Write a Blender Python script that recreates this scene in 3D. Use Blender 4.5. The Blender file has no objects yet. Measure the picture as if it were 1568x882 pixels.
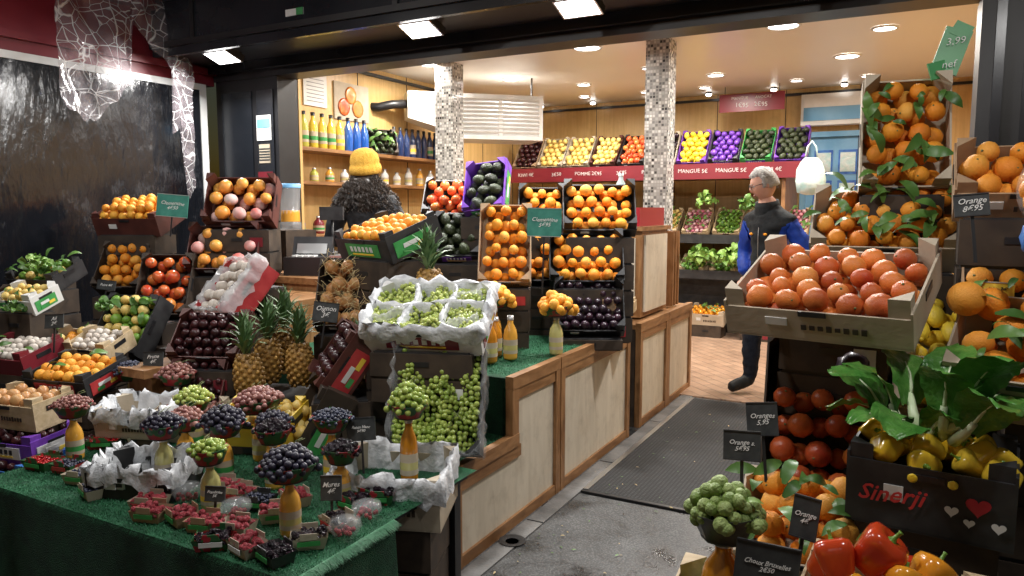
import bpy, bmesh, math, random
import numpy as np
from mathutils import Matrix, Vector, noise
random.seed(4); rng=np.random.default_rng(4)
C=bpy.context.scene.collection
rad=math.radians
# ---------------------------------------------------------------- materials
def mat(name,c,c2=None,rough=.5,metal=0,ns=6,isl=None,bump=0,bs=60,coat=0,alpha=1,emit=0,sss=0,contrast=(.35,.65),spec=.5,trans=0,voro=False):
    m=bpy.data.materials.new(name); m.use_nodes=True; nt=m.node_tree; N=nt.nodes; L=nt.links
    b=N["Principled BSDF"]; b.inputs["Roughness"].default_value=rough; b.inputs["Metallic"].default_value=metal
    b.inputs["Coat Weight"].default_value=coat; b.inputs["Coat Roughness"].default_value=.15
    b.inputs["Specular IOR Level"].default_value=spec; b.inputs["Transmission Weight"].default_value=trans
    b.inputs["Alpha"].default_value=alpha
    if sss: 
        b.inputs["Subsurface Weight"].default_value=sss; b.inputs["Subsurface Radius"].default_value=(.02,.012,.006); b.inputs["Subsurface Scale"].default_value=.6
    tc=N.new("ShaderNodeTexCoord")
    col=None
    c=tuple(c)+(1,); 
    if c2 is not None:
        c2=tuple(c2)+(1,)
        nz=N.new("ShaderNodeTexNoise"); nz.inputs["Scale"].default_value=ns; nz.inputs["Detail"].default_value=6; L.new(tc.outputs["Object"],nz.inputs["Vector"])
        r=N.new("ShaderNodeValToRGB"); r.color_ramp.elements[0].position=contrast[0]; r.color_ramp.elements[1].position=contrast[1]
        r.color_ramp.elements[0].color=c; r.color_ramp.elements[1].color=c2; L.new(nz.outputs["Fac"],r.inputs["Fac"]); col=r.outputs["Color"]
    if isl is not None:
        g=N.new("ShaderNodeNewGeometry"); r2=N.new("ShaderNodeValToRGB"); cr=r2.color_ramp
        while len(cr.elements)<len(isl): cr.elements.new(.5)
        for i,e in enumerate(isl):
            cr.elements[i].position=i/max(1,len(isl)-1); cr.elements[i].color=tuple(e)+(1,)
        L.new(g.outputs["Random Per Island"],r2.inputs["Fac"])
        if col is None: col=r2.outputs["Color"]
        else:
            mx=N.new("ShaderNodeMix"); mx.data_type='RGBA'; mx.inputs[0].default_value=.6
            L.new(col,mx.inputs[6]); L.new(r2.outputs["Color"],mx.inputs[7]); col=mx.outputs[2]
    if col is None: b.inputs["Base Color"].default_value=c
    else: L.new(col,b.inputs["Base Color"])
    if emit:
        b.inputs["Emission Strength"].default_value=emit
        b.inputs["Emission Color"].default_value=c
    if bump:
        if voro:
            n2=N.new("ShaderNodeTexVoronoi"); n2.inputs["Scale"].default_value=bs; o=n2.outputs["Distance"]
        else:
            n2=N.new("ShaderNodeTexNoise"); n2.inputs["Scale"].default_value=bs; n2.inputs["Detail"].default_value=4; o=n2.outputs["Fac"]
        L.new(tc.outputs["Object"],n2.inputs["Vector"])
        bp=N.new("ShaderNodeBump"); bp.inputs["Strength"].default_value=bump; bp.inputs["Distance"].default_value=.01
        L.new(o,bp.inputs["Height"]); L.new(bp.outputs[0],b.inputs["Normal"])
    return m
M={}
def dm(k,*a,**kw): M[k]=mat(k,*a,**kw)
dm("orange",(.8,.25,.015),(.88,.38,.05),rough=.47,ns=26,isl=[(.7,.14,.01),(.9,.4,.04),(.82,.25,.02),(.9,.5,.1),(.74,.19,.012)],bump=.35,bs=300,spec=.3)
dm("clem",(.86,.33,.025),(.93,.46,.06),rough=.47,ns=26,isl=[(.82,.23,.012),(.93,.52,.08),(.88,.34,.03)],bump=.35,bs=300,spec=.3)
dm("blood",(.78,.25,.05),(.4,.03,.015),rough=.38,ns=14,isl=[(.85,.36,.08),(.7,.13,.03),(.5,.05,.018),(.82,.25,.05),(.28,.015,.012),(.84,.38,.1)],bump=.25,bs=300,contrast=(.47,.72),spec=.35)
dm("redor",(.55,.14,.03),(.28,.025,.015),rough=.32,ns=14,isl=[(.7,.24,.04),(.36,.04,.018),(.58,.14,.03)],bump=.15,bs=200,spec=.4)
dm("apple",(.6,.03,.02),(.8,.35,.06),rough=.25,ns=16,isl=[(.55,.02,.02),(.7,.1,.04),(.7,.3,.06)],coat=.2)
dm("pomel",(.9,.5,.1),(.85,.25,.05),rough=.38,ns=9,isl=[(.9,.5,.1),(.85,.3,.05)],bump=.15,bs=200)
dm("wrap",(.8,.72,.66),(.75,.2,.15),rough=.6,ns=14,isl=[(.85,.8,.75),(.6,.1,.1)])
dm("garlic",(.62,.56,.48),(.72,.67,.6),rough=.6,ns=30,isl=[(.5,.42,.36),(.75,.7,.64)])
dm("lemon",(.85,.6,.03),(.9,.68,.08),rough=.38,ns=12,isl=[(.85,.55,.02),(.9,.7,.08)],bump=.25,bs=230)
dm("gold",(.7,.5,.13),(.82,.62,.2),rough=.42,ns=14,isl=[(.65,.4,.08),(.85,.68,.25)])
dm("plum",(.012,.007,.016),(.03,.01,.024),rough=.32,ns=9,isl=[(.008,.006,.01),(.04,.012,.025)],coat=.15)
dm("dkred",(.05,.012,.014),(.025,.008,.01),rough=.35,ns=9,isl=[(.07,.012,.015),(.02,.006,.008)])
dm("avoc",(.02,.03,.01),(.04,.05,.02),rough=.4,ns=20,isl=[(.012,.014,.01),(.05,.07,.025)],bump=.6,bs=150)
dm("ggrape",(.36,.46,.09),(.5,.56,.16),rough=.2,ns=9,isl=[(.24,.36,.05),(.56,.62,.22),(.4,.48,.1)],sss=.15)
dm("g2grape",(.22,.33,.05),(.36,.43,.1),rough=.22,ns=9,isl=[(.14,.24,.03),(.42,.5,.12),(.28,.38,.07)],sss=.15)
dm("bgrape",(.01,.009,.018),(.025,.022,.045),rough=.4,ns=30,isl=[(.006,.005,.01),(.035,.03,.06)])
dm("rgrape",(.22,.08,.07),(.36,.18,.16),rough=.35,ns=9,isl=[(.16,.04,.04),(.45,.22,.17)])
dm("rasp",(.5,.03,.05),(.65,.07,.1),rough=.5,ns=40,isl=[(.45,.02,.04),(.75,.12,.15)],bump=1,bs=450,voro=True)
dm("blackb",(.012,.008,.014),(.03,.01,.02),rough=.25,ns=40,isl=[(.008,.006,.01),(.04,.01,.03)],bump=1,bs=400,voro=True)
dm("blueb",(.015,.017,.035),(.035,.04,.08),rough=.5,ns=40,isl=[(.01,.01,.02),(.05,.06,.11)])
dm("rcurr",(.4,.008,.01),(.5,.02,.02),rough=.18,ns=40,isl=[(.3,.005,.01),(.55,.03,.03)])
dm("onion",(.5,.22,.07),(.6,.33,.13),rough=.38,ns=18,isl=[(.42,.16,.05),(.65,.38,.16)])
dm("sprout",(.2,.32,.06),(.38,.48,.16),rough=.5,ns=60,isl=[(.15,.25,.04),(.4,.5,.18)],bump=1,bs=90)
dm("lime",(.1,.28,.03),(.18,.36,.05),rough=.35,ns=20,isl=[(.08,.22,.02),(.25,.4,.06)],bump=.2,bs=230)
dm("peppR",(.55,.018,.01),(.68,.08,.02),rough=.18,ns=14,isl=[(.45,.01,.01),(.7,.12,.02)],coat=.35)
dm("peppY",(.78,.48,.02),(.86,.6,.06),rough=.2,ns=9,coat=.35)
dm("peppO",(.8,.26,.02),(.86,.42,.03),rough=.18,ns=9,coat=.35)
dm("leaf",(.045,.13,.02),(.09,.2,.04),rough=.4,ns=20,isl=[(.03,.09,.015),(.15,.28,.06),(.06,.16,.03)])
dm("leafL",(.12,.26,.035),(.23,.4,.08),rough=.45,ns=25,isl=[(.08,.2,.03),(.32,.48,.12)],bump=.5,bs=50)
dm("choy",(.05,.19,.03),(.12,.31,.06),rough=.28,ns=18,bump=.6,bs=45)
dm("stem",(.55,.68,.4),(.7,.78,.55),rough=.35,ns=15)
dm("pine",(.42,.2,.04),(.2,.12,.03),rough=.55,ns=35,isl=[(.5,.27,.06),(.2,.11,.03),(.6,.35,.08)])
dm("crown",(.07,.15,.05),(.14,.24,.1),rough=.5,ns=20,isl=[(.06,.12,.04),(.2,.3,.14)])
dm("calyx",(.08,.13,.03),(.2,.2,.08),rough=.7,ns=200)
dm("radish",(.6,.08,.2),(.7,.5,.5),rough=.4,ns=12,isl=[(.6,.05,.15),(.75,.6,.6)])
dm("black",(.012,.012,.014),(.02,.02,.022),rough=.38,ns=4,bump=.05,bs=20)
dm("blackcard",(.014,.014,.016),(.035,.035,.037),rough=.5,ns=12)
dm("fascia",(.01,.012,.016),(.02,.022,.028),rough=.22,ns=2,bump=.04,bs=6)
dm("brown",(.07,.02,.016),(.11,.032,.024),rough=.5,ns=10)
dm("dkcard",(.03,.02,.014),(.06,.04,.026),rough=.65,ns=12)
dm("card",(.34,.22,.13),(.44,.3,.18),rough=.7,ns=10,bump=.1,bs=60)
dm("cardL",(.42,.35,.26),(.54,.46,.35),rough=.7,ns=8,bump=.1,bs=60)
dm("white",(.68,.68,.66),(.78,.78,.77),rough=.45,ns=8)
dm("film",(.8,.82,.84),(.95,.95,.96),rough=.18,ns=20,alpha=.42,bump=1,bs=22,coat=.6)
dm("clear",(.8,.85,.88),(.95,.95,.95),rough=.08,ns=20,alpha=.16,bump=.9,bs=18,coat=1)
dm("paper",(.55,.57,.6),(.74,.75,.77),rough=.38,ns=20,bump=1,bs=30)
dm("purple",(.1,.03,.3),(.2,.06,.45),rough=.4,ns=14)
dm("green",(.03,.22,.06),(.06,.3,.1),rough=.4,ns=8)
dm("greenlab",(.04,.26,.06),(.06,.34,.09),rough=.4,ns=18)
dm("redlab",(.4,.025,.03),(.5,.05,.05),rough=.45,ns=14)
dm("bluelab",(.02,.1,.45),(.06,.22,.6),rough=.4,ns=18)
dm("red",(.5,.03,.03),(.6,.04,.04),rough=.4,ns=10)
dm("yellow",(.82,.56,.04),(.88,.64,.08),rough=.5,ns=10)
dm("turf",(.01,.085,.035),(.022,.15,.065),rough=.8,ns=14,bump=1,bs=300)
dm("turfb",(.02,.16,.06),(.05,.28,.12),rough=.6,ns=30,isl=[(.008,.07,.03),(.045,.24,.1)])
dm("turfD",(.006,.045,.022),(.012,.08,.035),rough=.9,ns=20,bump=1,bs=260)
dm("juiceO",(.8,.3,.03),(.85,.4,.05),rough=.08,ns=4,coat=1,isl=[(.82,.24,.02),(.8,.48,.08),(.65,.15,.02)])
dm("juiceG",(.5,.46,.16),(.6,.54,.22),rough=.1,ns=4,coat=1)
dm("honey",(.5,.17,.01),(.6,.25,.02),rough=.06,ns=4,coat=1)
dm("cap",(.6,.6,.6),rough=.3,metal=.6)
dm("botY",(.7,.52,.06),rough=.1,coat=1); dm("botB",(.02,.12,.5),rough=.1,coat=1); dm("botD",(.01,.03,.11),rough=.1,coat=1); dm("botGr",(.45,.46,.08),rough=.1,coat=1)
dm("chalk",(.02,.022,.025),(.05,.055,.055),rough=.6,ns=24)
dm("chalkG",(.02,.17,.13),(.05,.26,.2),rough=.6,ns=16)
dm("chalkW",(.7,.7,.68),(.85,.85,.83),rough=.8,ns=80)
dm("bord",(.17,.015,.025),(.21,.02,.03),rough=.35,ns=3)
dm("cabred",(.35,.02,.03),rough=.3)
dm("straw",(.6,.45,.2),(.7,.55,.3),rough=.7,isl=[(.45,.32,.12),(.75,.6,.34)])
dm("metal",(.5,.5,.5),rough=.3,metal=.9)
dm("skin",(.55,.29,.21),(.62,.36,.28),rough=.6,ns=14,sss=.1,spec=.3)
dm("hairG",(.3,.29,.28),(.52,.51,.5),rough=.7,ns=60,bump=1,bs=160,isl=[(.2,.2,.2),(.6,.59,.58)])
dm("hairD",(.014,.009,.006),(.035,.023,.016),rough=.35,isl=[(.006,.004,.003),(.05,.032,.022),(.016,.011,.008)])
dm("beanie",(.68,.36,.04),(.78,.45,.07),rough=.9,ns=40,bump=1,bs=120)
dm("vest",(.01,.011,.013),(.02,.023,.026),rough=.75,ns=20,bump=.3,bs=40,spec=.15)
dm("jacket",(.012,.014,.018),(.03,.033,.04),rough=.55,ns=20,bump=.4,bs=40,spec=.35)
dm("sleeve",(.006,.028,.22),(.012,.055,.36),rough=.6,ns=20,bump=.4,bs=30,spec=.25)
dm("jeans",(.008,.01,.017),(.016,.02,.032),rough=.85,ns=30,bump=.3,bs=120,spec=.2)
dm("shoe",(.006,.006,.006),(.012,.012,.012),rough=.6,ns=20,spec=.3)
dm("lips",(.4,.15,.12),rough=.5); dm("eye",(.7,.7,.7),rough=.2); dm("iris",(.03,.02,.015),rough=.2)
dm("lampE",(1,.98,.96),emit=14); dm("lampW",(1,.97,.92),emit=13)
dm("tealbag",(.45,.68,.68),(.7,.76,.76),rough=.3,ns=20,bump=.8,bs=20)
dm("bluep",(.14,.36,.6),(.22,.46,.7),rough=.5,ns=4)
dm("ceil",(.84,.8,.75),(.86,.82,.77),rough=.35,ns=1)
dm("acw",(.68,.68,.66),(.75,.75,.73),rough=.4,ns=6)
dm("basketR",(.35,.02,.03),(.03,.12,.04),rough=.4,ns=28,contrast=(.49,.51))
dm("basketK",(.02,.02,.02),(.05,.05,.05),rough=.4,ns=28)
M["purplep"]=M["purple"]
def wood(name,c1,c2,scale=(1,1,1),rough=.45,ws=3,grime=.7):
    m=mat(name,c1,rough=rough); nt=m.node_tree;N=nt.nodes;L=nt.links;b=N["Principled BSDF"]
    tc=N.new("ShaderNodeTexCoord"); mp=N.new("ShaderNodeMapping"); mp.inputs["Scale"].default_value=scale
    L.new(tc.outputs["Object"],mp.inputs[0])
    nz=N.new("ShaderNodeTexNoise"); nz.inputs["Scale"].default_value=ws; nz.inputs["Detail"].default_value=8; nz.inputs["Distortion"].default_value=1.2
    L.new(mp.outputs[0],nz.inputs["Vector"]); r=N.new("ShaderNodeValToRGB"); r.color_ramp.elements[0].position=.35;r.color_ramp.elements[1].position=.68
    r.color_ramp.elements[0].color=tuple(c1)+(1,); r.color_ramp.elements[1].color=tuple(c2)+(1,)
    L.new(nz.outputs["Fac"],r.inputs["Fac"])
    n2=N.new("ShaderNodeTexNoise"); n2.inputs["Scale"].default_value=9; n2.inputs["Detail"].default_value=9; n2.inputs["Roughness"].default_value=.7; L.new(tc.outputs["Object"],n2.inputs["Vector"])
    r2=N.new("ShaderNodeValToRGB"); r2.color_ramp.elements[0].position=.25;r2.color_ramp.elements[1].position=.5; r2.color_ramp.elements[0].color=(.5,.47,.43,1); r2.color_ramp.elements[1].color=(1,1,1,1); L.new(n2.outputs["Fac"],r2.inputs["Fac"])
    mx=N.new("ShaderNodeMix"); mx.data_type='RGBA'; mx.blend_type='MULTIPLY'; mx.inputs[0].default_value=grime; L.new(r.outputs["Color"],mx.inputs[6]); L.new(r2.outputs["Color"],mx.inputs[7]); L.new(mx.outputs[2],b.inputs["Base Color"])
    bp=N.new("ShaderNodeBump"); bp.inputs["Strength"].default_value=.15; bp.inputs["Distance"].default_value=.01; L.new(nz.outputs["Fac"],bp.inputs["Height"]); L.new(bp.outputs[0],b.inputs["Normal"])
    M[name]=m
wood("woodF",(.2,.09,.03),(.37,.19,.08),(6,1.2,6))
wood("woodV",(.2,.09,.03),(.37,.19,.08),(6,6,1.2))
wood("ply",(.58,.51,.4),(.68,.61,.49),(6,6,1),.55,2,.45)
wood("wallwood",(.6,.38,.14),(.7,.47,.2),(10,10,.6),.4,2,.3)
wood("pale",(.5,.38,.22),(.66,.52,.34),(2,8,8),.6,3)
def brickmat(name,c1,c2,mortar,scale,rot=0,bw=.5,rh=.25,msz=.02,rough=.5,vertical=False,offset=.5,dirt=.5):
    m=mat(name,c1,rough=rough); nt=m.node_tree;N=nt.nodes;L=nt.links;b=N["Principled BSDF"]
    tc=N.new("ShaderNodeTexCoord"); src=tc.outputs["Object"]
    if vertical:
        s=N.new("ShaderNodeSeparateXYZ"); L.new(src,s.inputs[0]); a=N.new("ShaderNodeMath"); L.new(s.outputs[0],a.inputs[0]); L.new(s.outputs[1],a.inputs[1])
        cb=N.new("ShaderNodeCombineXYZ"); L.new(a.outputs[0],cb.inputs[0]); L.new(s.outputs[2],cb.inputs[1]); src=cb.outputs[0]
    mp=N.new("ShaderNodeMapping"); mp.inputs["Rotation"].default_value=(0,0,rot); L.new(src,mp.inputs[0])
    br=N.new("ShaderNodeTexBrick"); br.offset=offset; br.inputs["Scale"].default_value=scale; br.inputs["Brick Width"].default_value=bw; br.inputs["Row Height"].default_value=rh
    br.inputs["Mortar Size"].default_value=msz; br.inputs["Color1"].default_value=tuple(c1)+(1,); br.inputs["Color2"].default_value=tuple(c2)+(1,); br.inputs["Mortar"].default_value=tuple(mortar)+(1,)
    L.new(mp.outputs[0],br.inputs["Vector"])
    nz=N.new("ShaderNodeTexNoise"); nz.inputs["Scale"].default_value=7; nz.inputs["Detail"].default_value=8; L.new(tc.outputs["Object"],nz.inputs["Vector"])
    mx=N.new("ShaderNodeMix"); mx.data_type='RGBA'; mx.blend_type='MULTIPLY'; mx.inputs[0].default_value=dirt; L.new(br.outputs["Color"],mx.inputs[6]); L.new(nz.outputs["Fac"],mx.inputs[7])
    L.new(mx.outputs[2],b.inputs["Base Color"])
    bp=N.new("ShaderNodeBump"); bp.inputs["Strength"].default_value=.4; bp.inputs["Distance"].default_value=.004; L.new(br.outputs["Fac"],bp.inputs["Height"]); bp.invert=True; L.new(bp.outputs[0],b.inputs["Normal"])
    M[name]=m
brickmat("tile",(.5,.32,.22),(.6,.4,.28),(.33,.22,.16),1,rad(45),.3,.1,.006,.3)
brickmat("mosaic",(.03,.03,.035),(.85,.85,.84),(.4,.4,.38),1,0,.026,.026,.003,.2,True,0,.1)
def groundmat():
    m=mat("asphalt",(.06,.06,.062),rough=.75); nt=m.node_tree;N=nt.nodes;L=nt.links;b=N["Principled BSDF"]
    tc=N.new("ShaderNodeTexCoord")
    n1=N.new("ShaderNodeTexNoise"); n1.inputs["Scale"].default_value=2.1; n1.inputs["Detail"].default_value=12; n1.inputs["Roughness"].default_value=.7; L.new(tc.outputs["Object"],n1.inputs["Vector"])
    r=N.new("ShaderNodeValToRGB"); r.color_ramp.elements[0].position=.36;r.color_ramp.elements[1].position=.66
    r.color_ramp.elements[0].color=(.028,.029,.031,1); r.color_ramp.elements[1].color=(.15,.15,.148,1); L.new(n1.outputs["Fac"],r.inputs["Fac"])
    n2=N.new("ShaderNodeTexVoronoi"); n2.inputs["Scale"].default_value=110; L.new(tc.outputs["Object"],n2.inputs["Vector"])
    r3=N.new("ShaderNodeValToRGB"); r3.color_ramp.elements[0].color=(1.7,1.7,1.7,1); r3.color_ramp.elements[1].color=(.55,.55,.55,1); r3.color_ramp.elements[1].position=.6; L.new(n2.outputs["Distance"],r3.inputs["Fac"])
    mx=N.new("ShaderNodeMix"); mx.data_type='RGBA'; mx.blend_type='MULTIPLY'; mx.inputs[0].default_value=.8; L.new(r.outputs["Color"],mx.inputs[6]); L.new(r3.outputs["Color"],mx.inputs[7]); L.new(mx.outputs[2],b.inputs["Base Color"])
    r2=N.new("ShaderNodeValToRGB"); r2.color_ramp.elements[0].position=.42;r2.color_ramp.elements[1].position=.58; r2.color_ramp.elements[0].color=(.22,.22,.22,1); r2.color_ramp.elements[1].color=(.7,.7,.7,1)
    L.new(n1.outputs["Fac"],r2.inputs["Fac"]); L.new(r2.outputs["Color"],b.inputs["Roughness"])
    bp=N.new("ShaderNodeBump"); bp.inputs["Strength"].default_value=.4; bp.inputs["Distance"].default_value=.004; L.new(n2.outputs["Distance"],bp.inputs["Height"]); L.new(bp.outputs[0],b.inputs["Normal"])
    M["asphalt"]=m
groundmat()
dm("stone",(.1,.1,.1),(.2,.195,.19),rough=.5,ns=6,bump=.3,bs=60)
brickmat("matr",(.035,.035,.037),(.05,.05,.052),(.014,.014,.014),1,0,.02,.02,.004,.8,False,0,.3)
def crackmat(name,base,line,scale,alpha_b,alpha_l,rough=.15,th=.03):
    m=mat(name,base,rough=rough,coat=.8); nt=m.node_tree;N=nt.nodes;L=nt.links;b=N["Principled BSDF"]
    tc=N.new("ShaderNodeTexCoord"); v=N.new("ShaderNodeTexVoronoi"); v.feature='DISTANCE_TO_EDGE'; v.inputs["Scale"].default_value=scale; L.new(tc.outputs["Object"],v.inputs["Vector"])
    v2=N.new("ShaderNodeTexVoronoi"); v2.feature='DISTANCE_TO_EDGE'; v2.inputs["Scale"].default_value=scale*.55; L.new(tc.outputs["Object"],v2.inputs["Vector"])
    mn=N.new("ShaderNodeMath"); mn.operation='MINIMUM'; L.new(v.outputs["Distance"],mn.inputs[0]); L.new(v2.outputs["Distance"],mn.inputs[1])
    r=N.new("ShaderNodeValToRGB"); r.color_ramp.elements[0].color=(1,1,1,1); r.color_ramp.elements[1].color=(0,0,0,1); r.color_ramp.elements[1].position=th; L.new(mn.outputs[0],r.inputs["Fac"])
    mx=N.new("ShaderNodeMix"); mx.data_type='RGBA'; L.new(r.outputs["Color"],mx.inputs[0]); mx.inputs[6].default_value=tuple(base)+(1,); mx.inputs[7].default_value=tuple(line)+(1,); L.new(mx.outputs[2],b.inputs["Base Color"])
    mr=N.new("ShaderNodeMapRange"); mr.inputs[3].default_value=alpha_b; mr.inputs[4].default_value=alpha_l; L.new(r.outputs["Color"],mr.inputs[0]); L.new(mr.outputs[0],b.inputs["Alpha"])
    nz=N.new("ShaderNodeTexNoise"); nz.inputs["Scale"].default_value=9; L.new(tc.outputs["Object"],nz.inputs["Vector"]); bp=N.new("ShaderNodeBump"); bp.inputs["Strength"].default_value=1; bp.inputs["Distance"].default_value=.03; L.new(nz.outputs["Fac"],bp.inputs["Height"]); L.new(bp.outputs[0],b.inputs["Normal"])
    M[name]=m
crackmat("crackfilm",(.3,.26,.28),(.8,.8,.8),9,.38,.8,th=.024)
def pvcmat():
    m=mat("pvc",(.008,.009,.012),rough=.17,coat=.3,spec=.5); nt=m.node_tree;N=nt.nodes;L=nt.links;b=N["Principled BSDF"]
    tc=N.new("ShaderNodeTexCoord"); mp=N.new("ShaderNodeMapping"); mp.inputs["Scale"].default_value=(1,1,.35); L.new(tc.outputs["Object"],mp.inputs[0])
    n=N.new("ShaderNodeTexNoise"); n.inputs["Scale"].default_value=45; n.inputs["Detail"].default_value=12; n.inputs["Roughness"].default_value=.85; L.new(mp.outputs[0],n.inputs["Vector"])
    n0=N.new("ShaderNodeTexNoise"); n0.inputs["Scale"].default_value=2.2; n0.inputs["Detail"].default_value=4; L.new(tc.outputs["Object"],n0.inputs["Vector"])
    ml=N.new("ShaderNodeMath"); ml.operation='MULTIPLY'; L.new(n.outputs["Fac"],ml.inputs[0]); L.new(n0.outputs["Fac"],ml.inputs[1])
    r=N.new("ShaderNodeValToRGB"); r.color_ramp.elements[0].position=.29;r.color_ramp.elements[1].position=.5; r.color_ramp.elements[0].color=(.007,.008,.011,1); r.color_ramp.elements[1].color=(.08,.083,.09,1); L.new(ml.outputs[0],r.inputs["Fac"]); L.new(r.outputs["Color"],b.inputs["Base Color"])
    n3=N.new("ShaderNodeTexNoise"); n3.inputs["Scale"].default_value=5; n3.inputs["Detail"].default_value=7; L.new(mp.outputs[0],n3.inputs["Vector"])
    bp=N.new("ShaderNodeBump"); bp.inputs["Strength"].default_value=.7; bp.inputs["Distance"].default_value=.035; L.new(n3.outputs["Fac"],bp.inputs["Height"]); L.new(bp.outputs[0],b.inputs["Normal"])
    M["pvc"]=m
pvcmat()
# ---------------------------------------------------------------- mesh builder
def ico(s):
    bm=bmesh.new(); bmesh.ops.create_icosphere(bm,subdivisions=s,radius=1); V=np.array([v.co[:] for v in bm.verts]); F=[[v.index for v in f.verts] for f in bm.faces]; bm.free(); return V,F
I1,I2,I3,I4=ico(1),ico(2),ico(3),ico(4)
BX=(np.array([[x,y,z] for x in(-.5,.5) for y in(-.5,.5) for z in(-.5,.5)]),[[0,1,3,2],[4,6,7,5],[0,4,5,1],[2,3,7,6],[0,2,6,4],[1,5,7,3]])
def leafT(n=5,w=.35,curl=.35,fold=.12):
    V=[];F=[]
    for i in range(n+1):
        t=i/n; ww=w*math.sin(math.pi*(t*.93+.07))**.8 if i<n else 0.01
        z=curl*math.sin(t*2.2)-curl*.6*t*t
        V+=[[-ww/1.0*.5,t,z+fold*ww],[0,t,z],[ww*.5,t,z+fold*ww]]
    for i in range(n):
        a=i*3; F+=[[a,a+1,a+4,a+3],[a+1,a+2,a+5,a+4]]
    return np.array(V),F
LEAF=leafT(); LEAFW=leafT(7,.75,.5,.2); BLADE=leafT(4,.13,.5,.3)
def bigleaf(nu=10,nv=12,w=.75,seed=0):
    V=[];F=[]
    for i in range(nv+1):
        t=i/nv; ww=w*.5*(math.sin(math.pi*(t*.9+.06))**.6)
        for j in range(nu+1):
            s=j/nu*2-1; x=ww*s; z=.38*math.sin(t*2.4)-.35*t*t+.16*abs(s)*ww+.045*math.sin(t*26+seed+2*s)*abs(s)**1.5
            V.append([x,t+.03*math.sin(s*9+seed)*abs(s),z])
    for i in range(nv):
        for j in range(nu): a=i*(nu+1)+j; F.append([a,a+1,a+nu+2,a+nu+1])
    return np.array(V),F
def rotm(rx=0,ry=0,rz=0):
    return np.array((Matrix.Rotation(rz,3,'Z')@Matrix.Rotation(ry,3,'Y')@Matrix.Rotation(rx,3,'X')))
def rrot(): return rotm(random.uniform(0,6.28),random.uniform(0,6.28),random.uniform(0,6.28))
class MB:
    def __init__(s): s.V=[];s.F=[];s.m=[];s.s=[];s.n=0;s.mats=[]
    def mi(s,k):
        if k not in s.mats: s.mats.append(k)
        return s.mats.index(k)
    def add(s,T,k,loc=(0,0,0),sc=1,rot=None,smooth=True):
        V=T[0]*np.array(sc); 
        if rot is not None: V=V@np.array(rot).T
        V=V+np.array(loc); n=s.n; s.V.append(V); s.F+= [[i+n for i in f] for f in T[1]]
        s.m+=[s.mi(k)]*len(T[1]); s.s+=[smooth]*len(T[1]); s.n+=len(V)
    def box(s,c,sz,k,rot=None): s.add(BX,k,c,sz,rot,False)
    def b2(s,x0,x1,y0,y1,z0,z1,k): s.box(((x0+x1)/2,(y0+y1)/2,(z0+z1)/2),(x1-x0,y1-y0,z1-z0),k)
    def lathe(s,prof,k,loc=(0,0,0),seg=14,rot=None,lob=0,lobn=4,sc=1):
        V=[];F=[]
        for r,z in prof:
            for i in range(seg):
                a=2*math.pi*i/seg; rr=r*(1+lob*math.cos(lobn*a)); V.append([rr*math.cos(a),rr*math.sin(a),z])
        for j in range(len(prof)-1):
            for i in range(seg):
                i2=(i+1)%seg; F.append([j*seg+i,j*seg+i2,(j+1)*seg+i2,(j+1)*seg+i])
        s.add((np.array(V),F),k,loc,sc,rot)
    def tube(s,pts,r,k,seg=6):
        pts=[Vector(p) for p in pts]; V=[];F=[]
        for j,p in enumerate(pts):
            d=(pts[min(j+1,len(pts)-1)]-pts[max(j-1,0)]).normalized(); a=d.orthogonal().normalized() if j==0 else (a-d*a.dot(d)).normalized(); b=d.cross(a)
            rr=r[j] if isinstance(r,(list,tuple)) else r
            for i in range(seg):
                t=2*math.pi*i/seg; V.append((p+(a*math.cos(t)+b*math.sin(t))*rr)[:])
        for j in range(len(pts)-1):
            for i in range(seg):
                i2=(i+1)%seg; F.append([j*seg+i,j*seg+i2,(j+1)*seg+i2,(j+1)*seg+i])
        F.append(list(range(seg))[::-1]); F.append([ (len(pts)-1)*seg+i for i in range(seg)])
        s.add((np.array(V),F),k)
    def obj(s,name,mw=None,parent=None):
        me=bpy.data.meshes.new(name); V=np.concatenate(s.V); me.from_pydata(V.tolist(),[],s.F)
        for k in s.mats: me.materials.append(M[k])
        me.polygons.foreach_set("material_index",s.m); me.polygons.foreach_set("use_smooth",s.s); me.update()
        o=bpy.data.objects.new(name,me); C.objects.link(o)
        if mw is not None: o.matrix_world=mw
        if parent: o.parent=parent
        return o
def TR(c,yaw=0,tilt=0,roll=0): return Matrix.Translation(c)@Matrix.Rotation(rad(yaw),4,'Z')@Matrix.Rotation(rad(tilt),4,'X')@Matrix.Rotation(rad(roll),4,'Y')
# ---------------------------------------------------------------- produce
def put(mb,kind,p,r,T=None):
    R=rrot()
    if kind in("lemon","avoc"):
        mb.add(T or I2,kind,p,(r*.85,r*.85,r*1.2),R)
        if kind=="lemon": mb.add(I1,kind,tuple(np.array(p)+R@np.array([0,0,r*1.2])),r*.22)
    elif kind=="onion":
        mb.add(I2,kind,p,(r,r,r*.85),R); mb.add(I1,"straw",tuple(np.array(p)+R@np.array([0,0,r*.88])),(r*.14,r*.14,r*.3),R)
    else:
        k=random.uniform(.83,1.09); mb.add(T or I2,kind,p,(r*k,r*k*random.uniform(.94,1.04),r*k*random.uniform(.85,.98)),R)
        if kind in("orange","clem","blood","redor","apple") and r>.026 and random.random()<.55 and (T is None):
            d=Vector((random.uniform(-.8,.8),random.uniform(-.9,.6),random.uniform(.3,1))).normalized(); mb.add(I1,"calyx",tuple(np.array(p)+np.array(d)*r*k*.9),r*.11)
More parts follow.
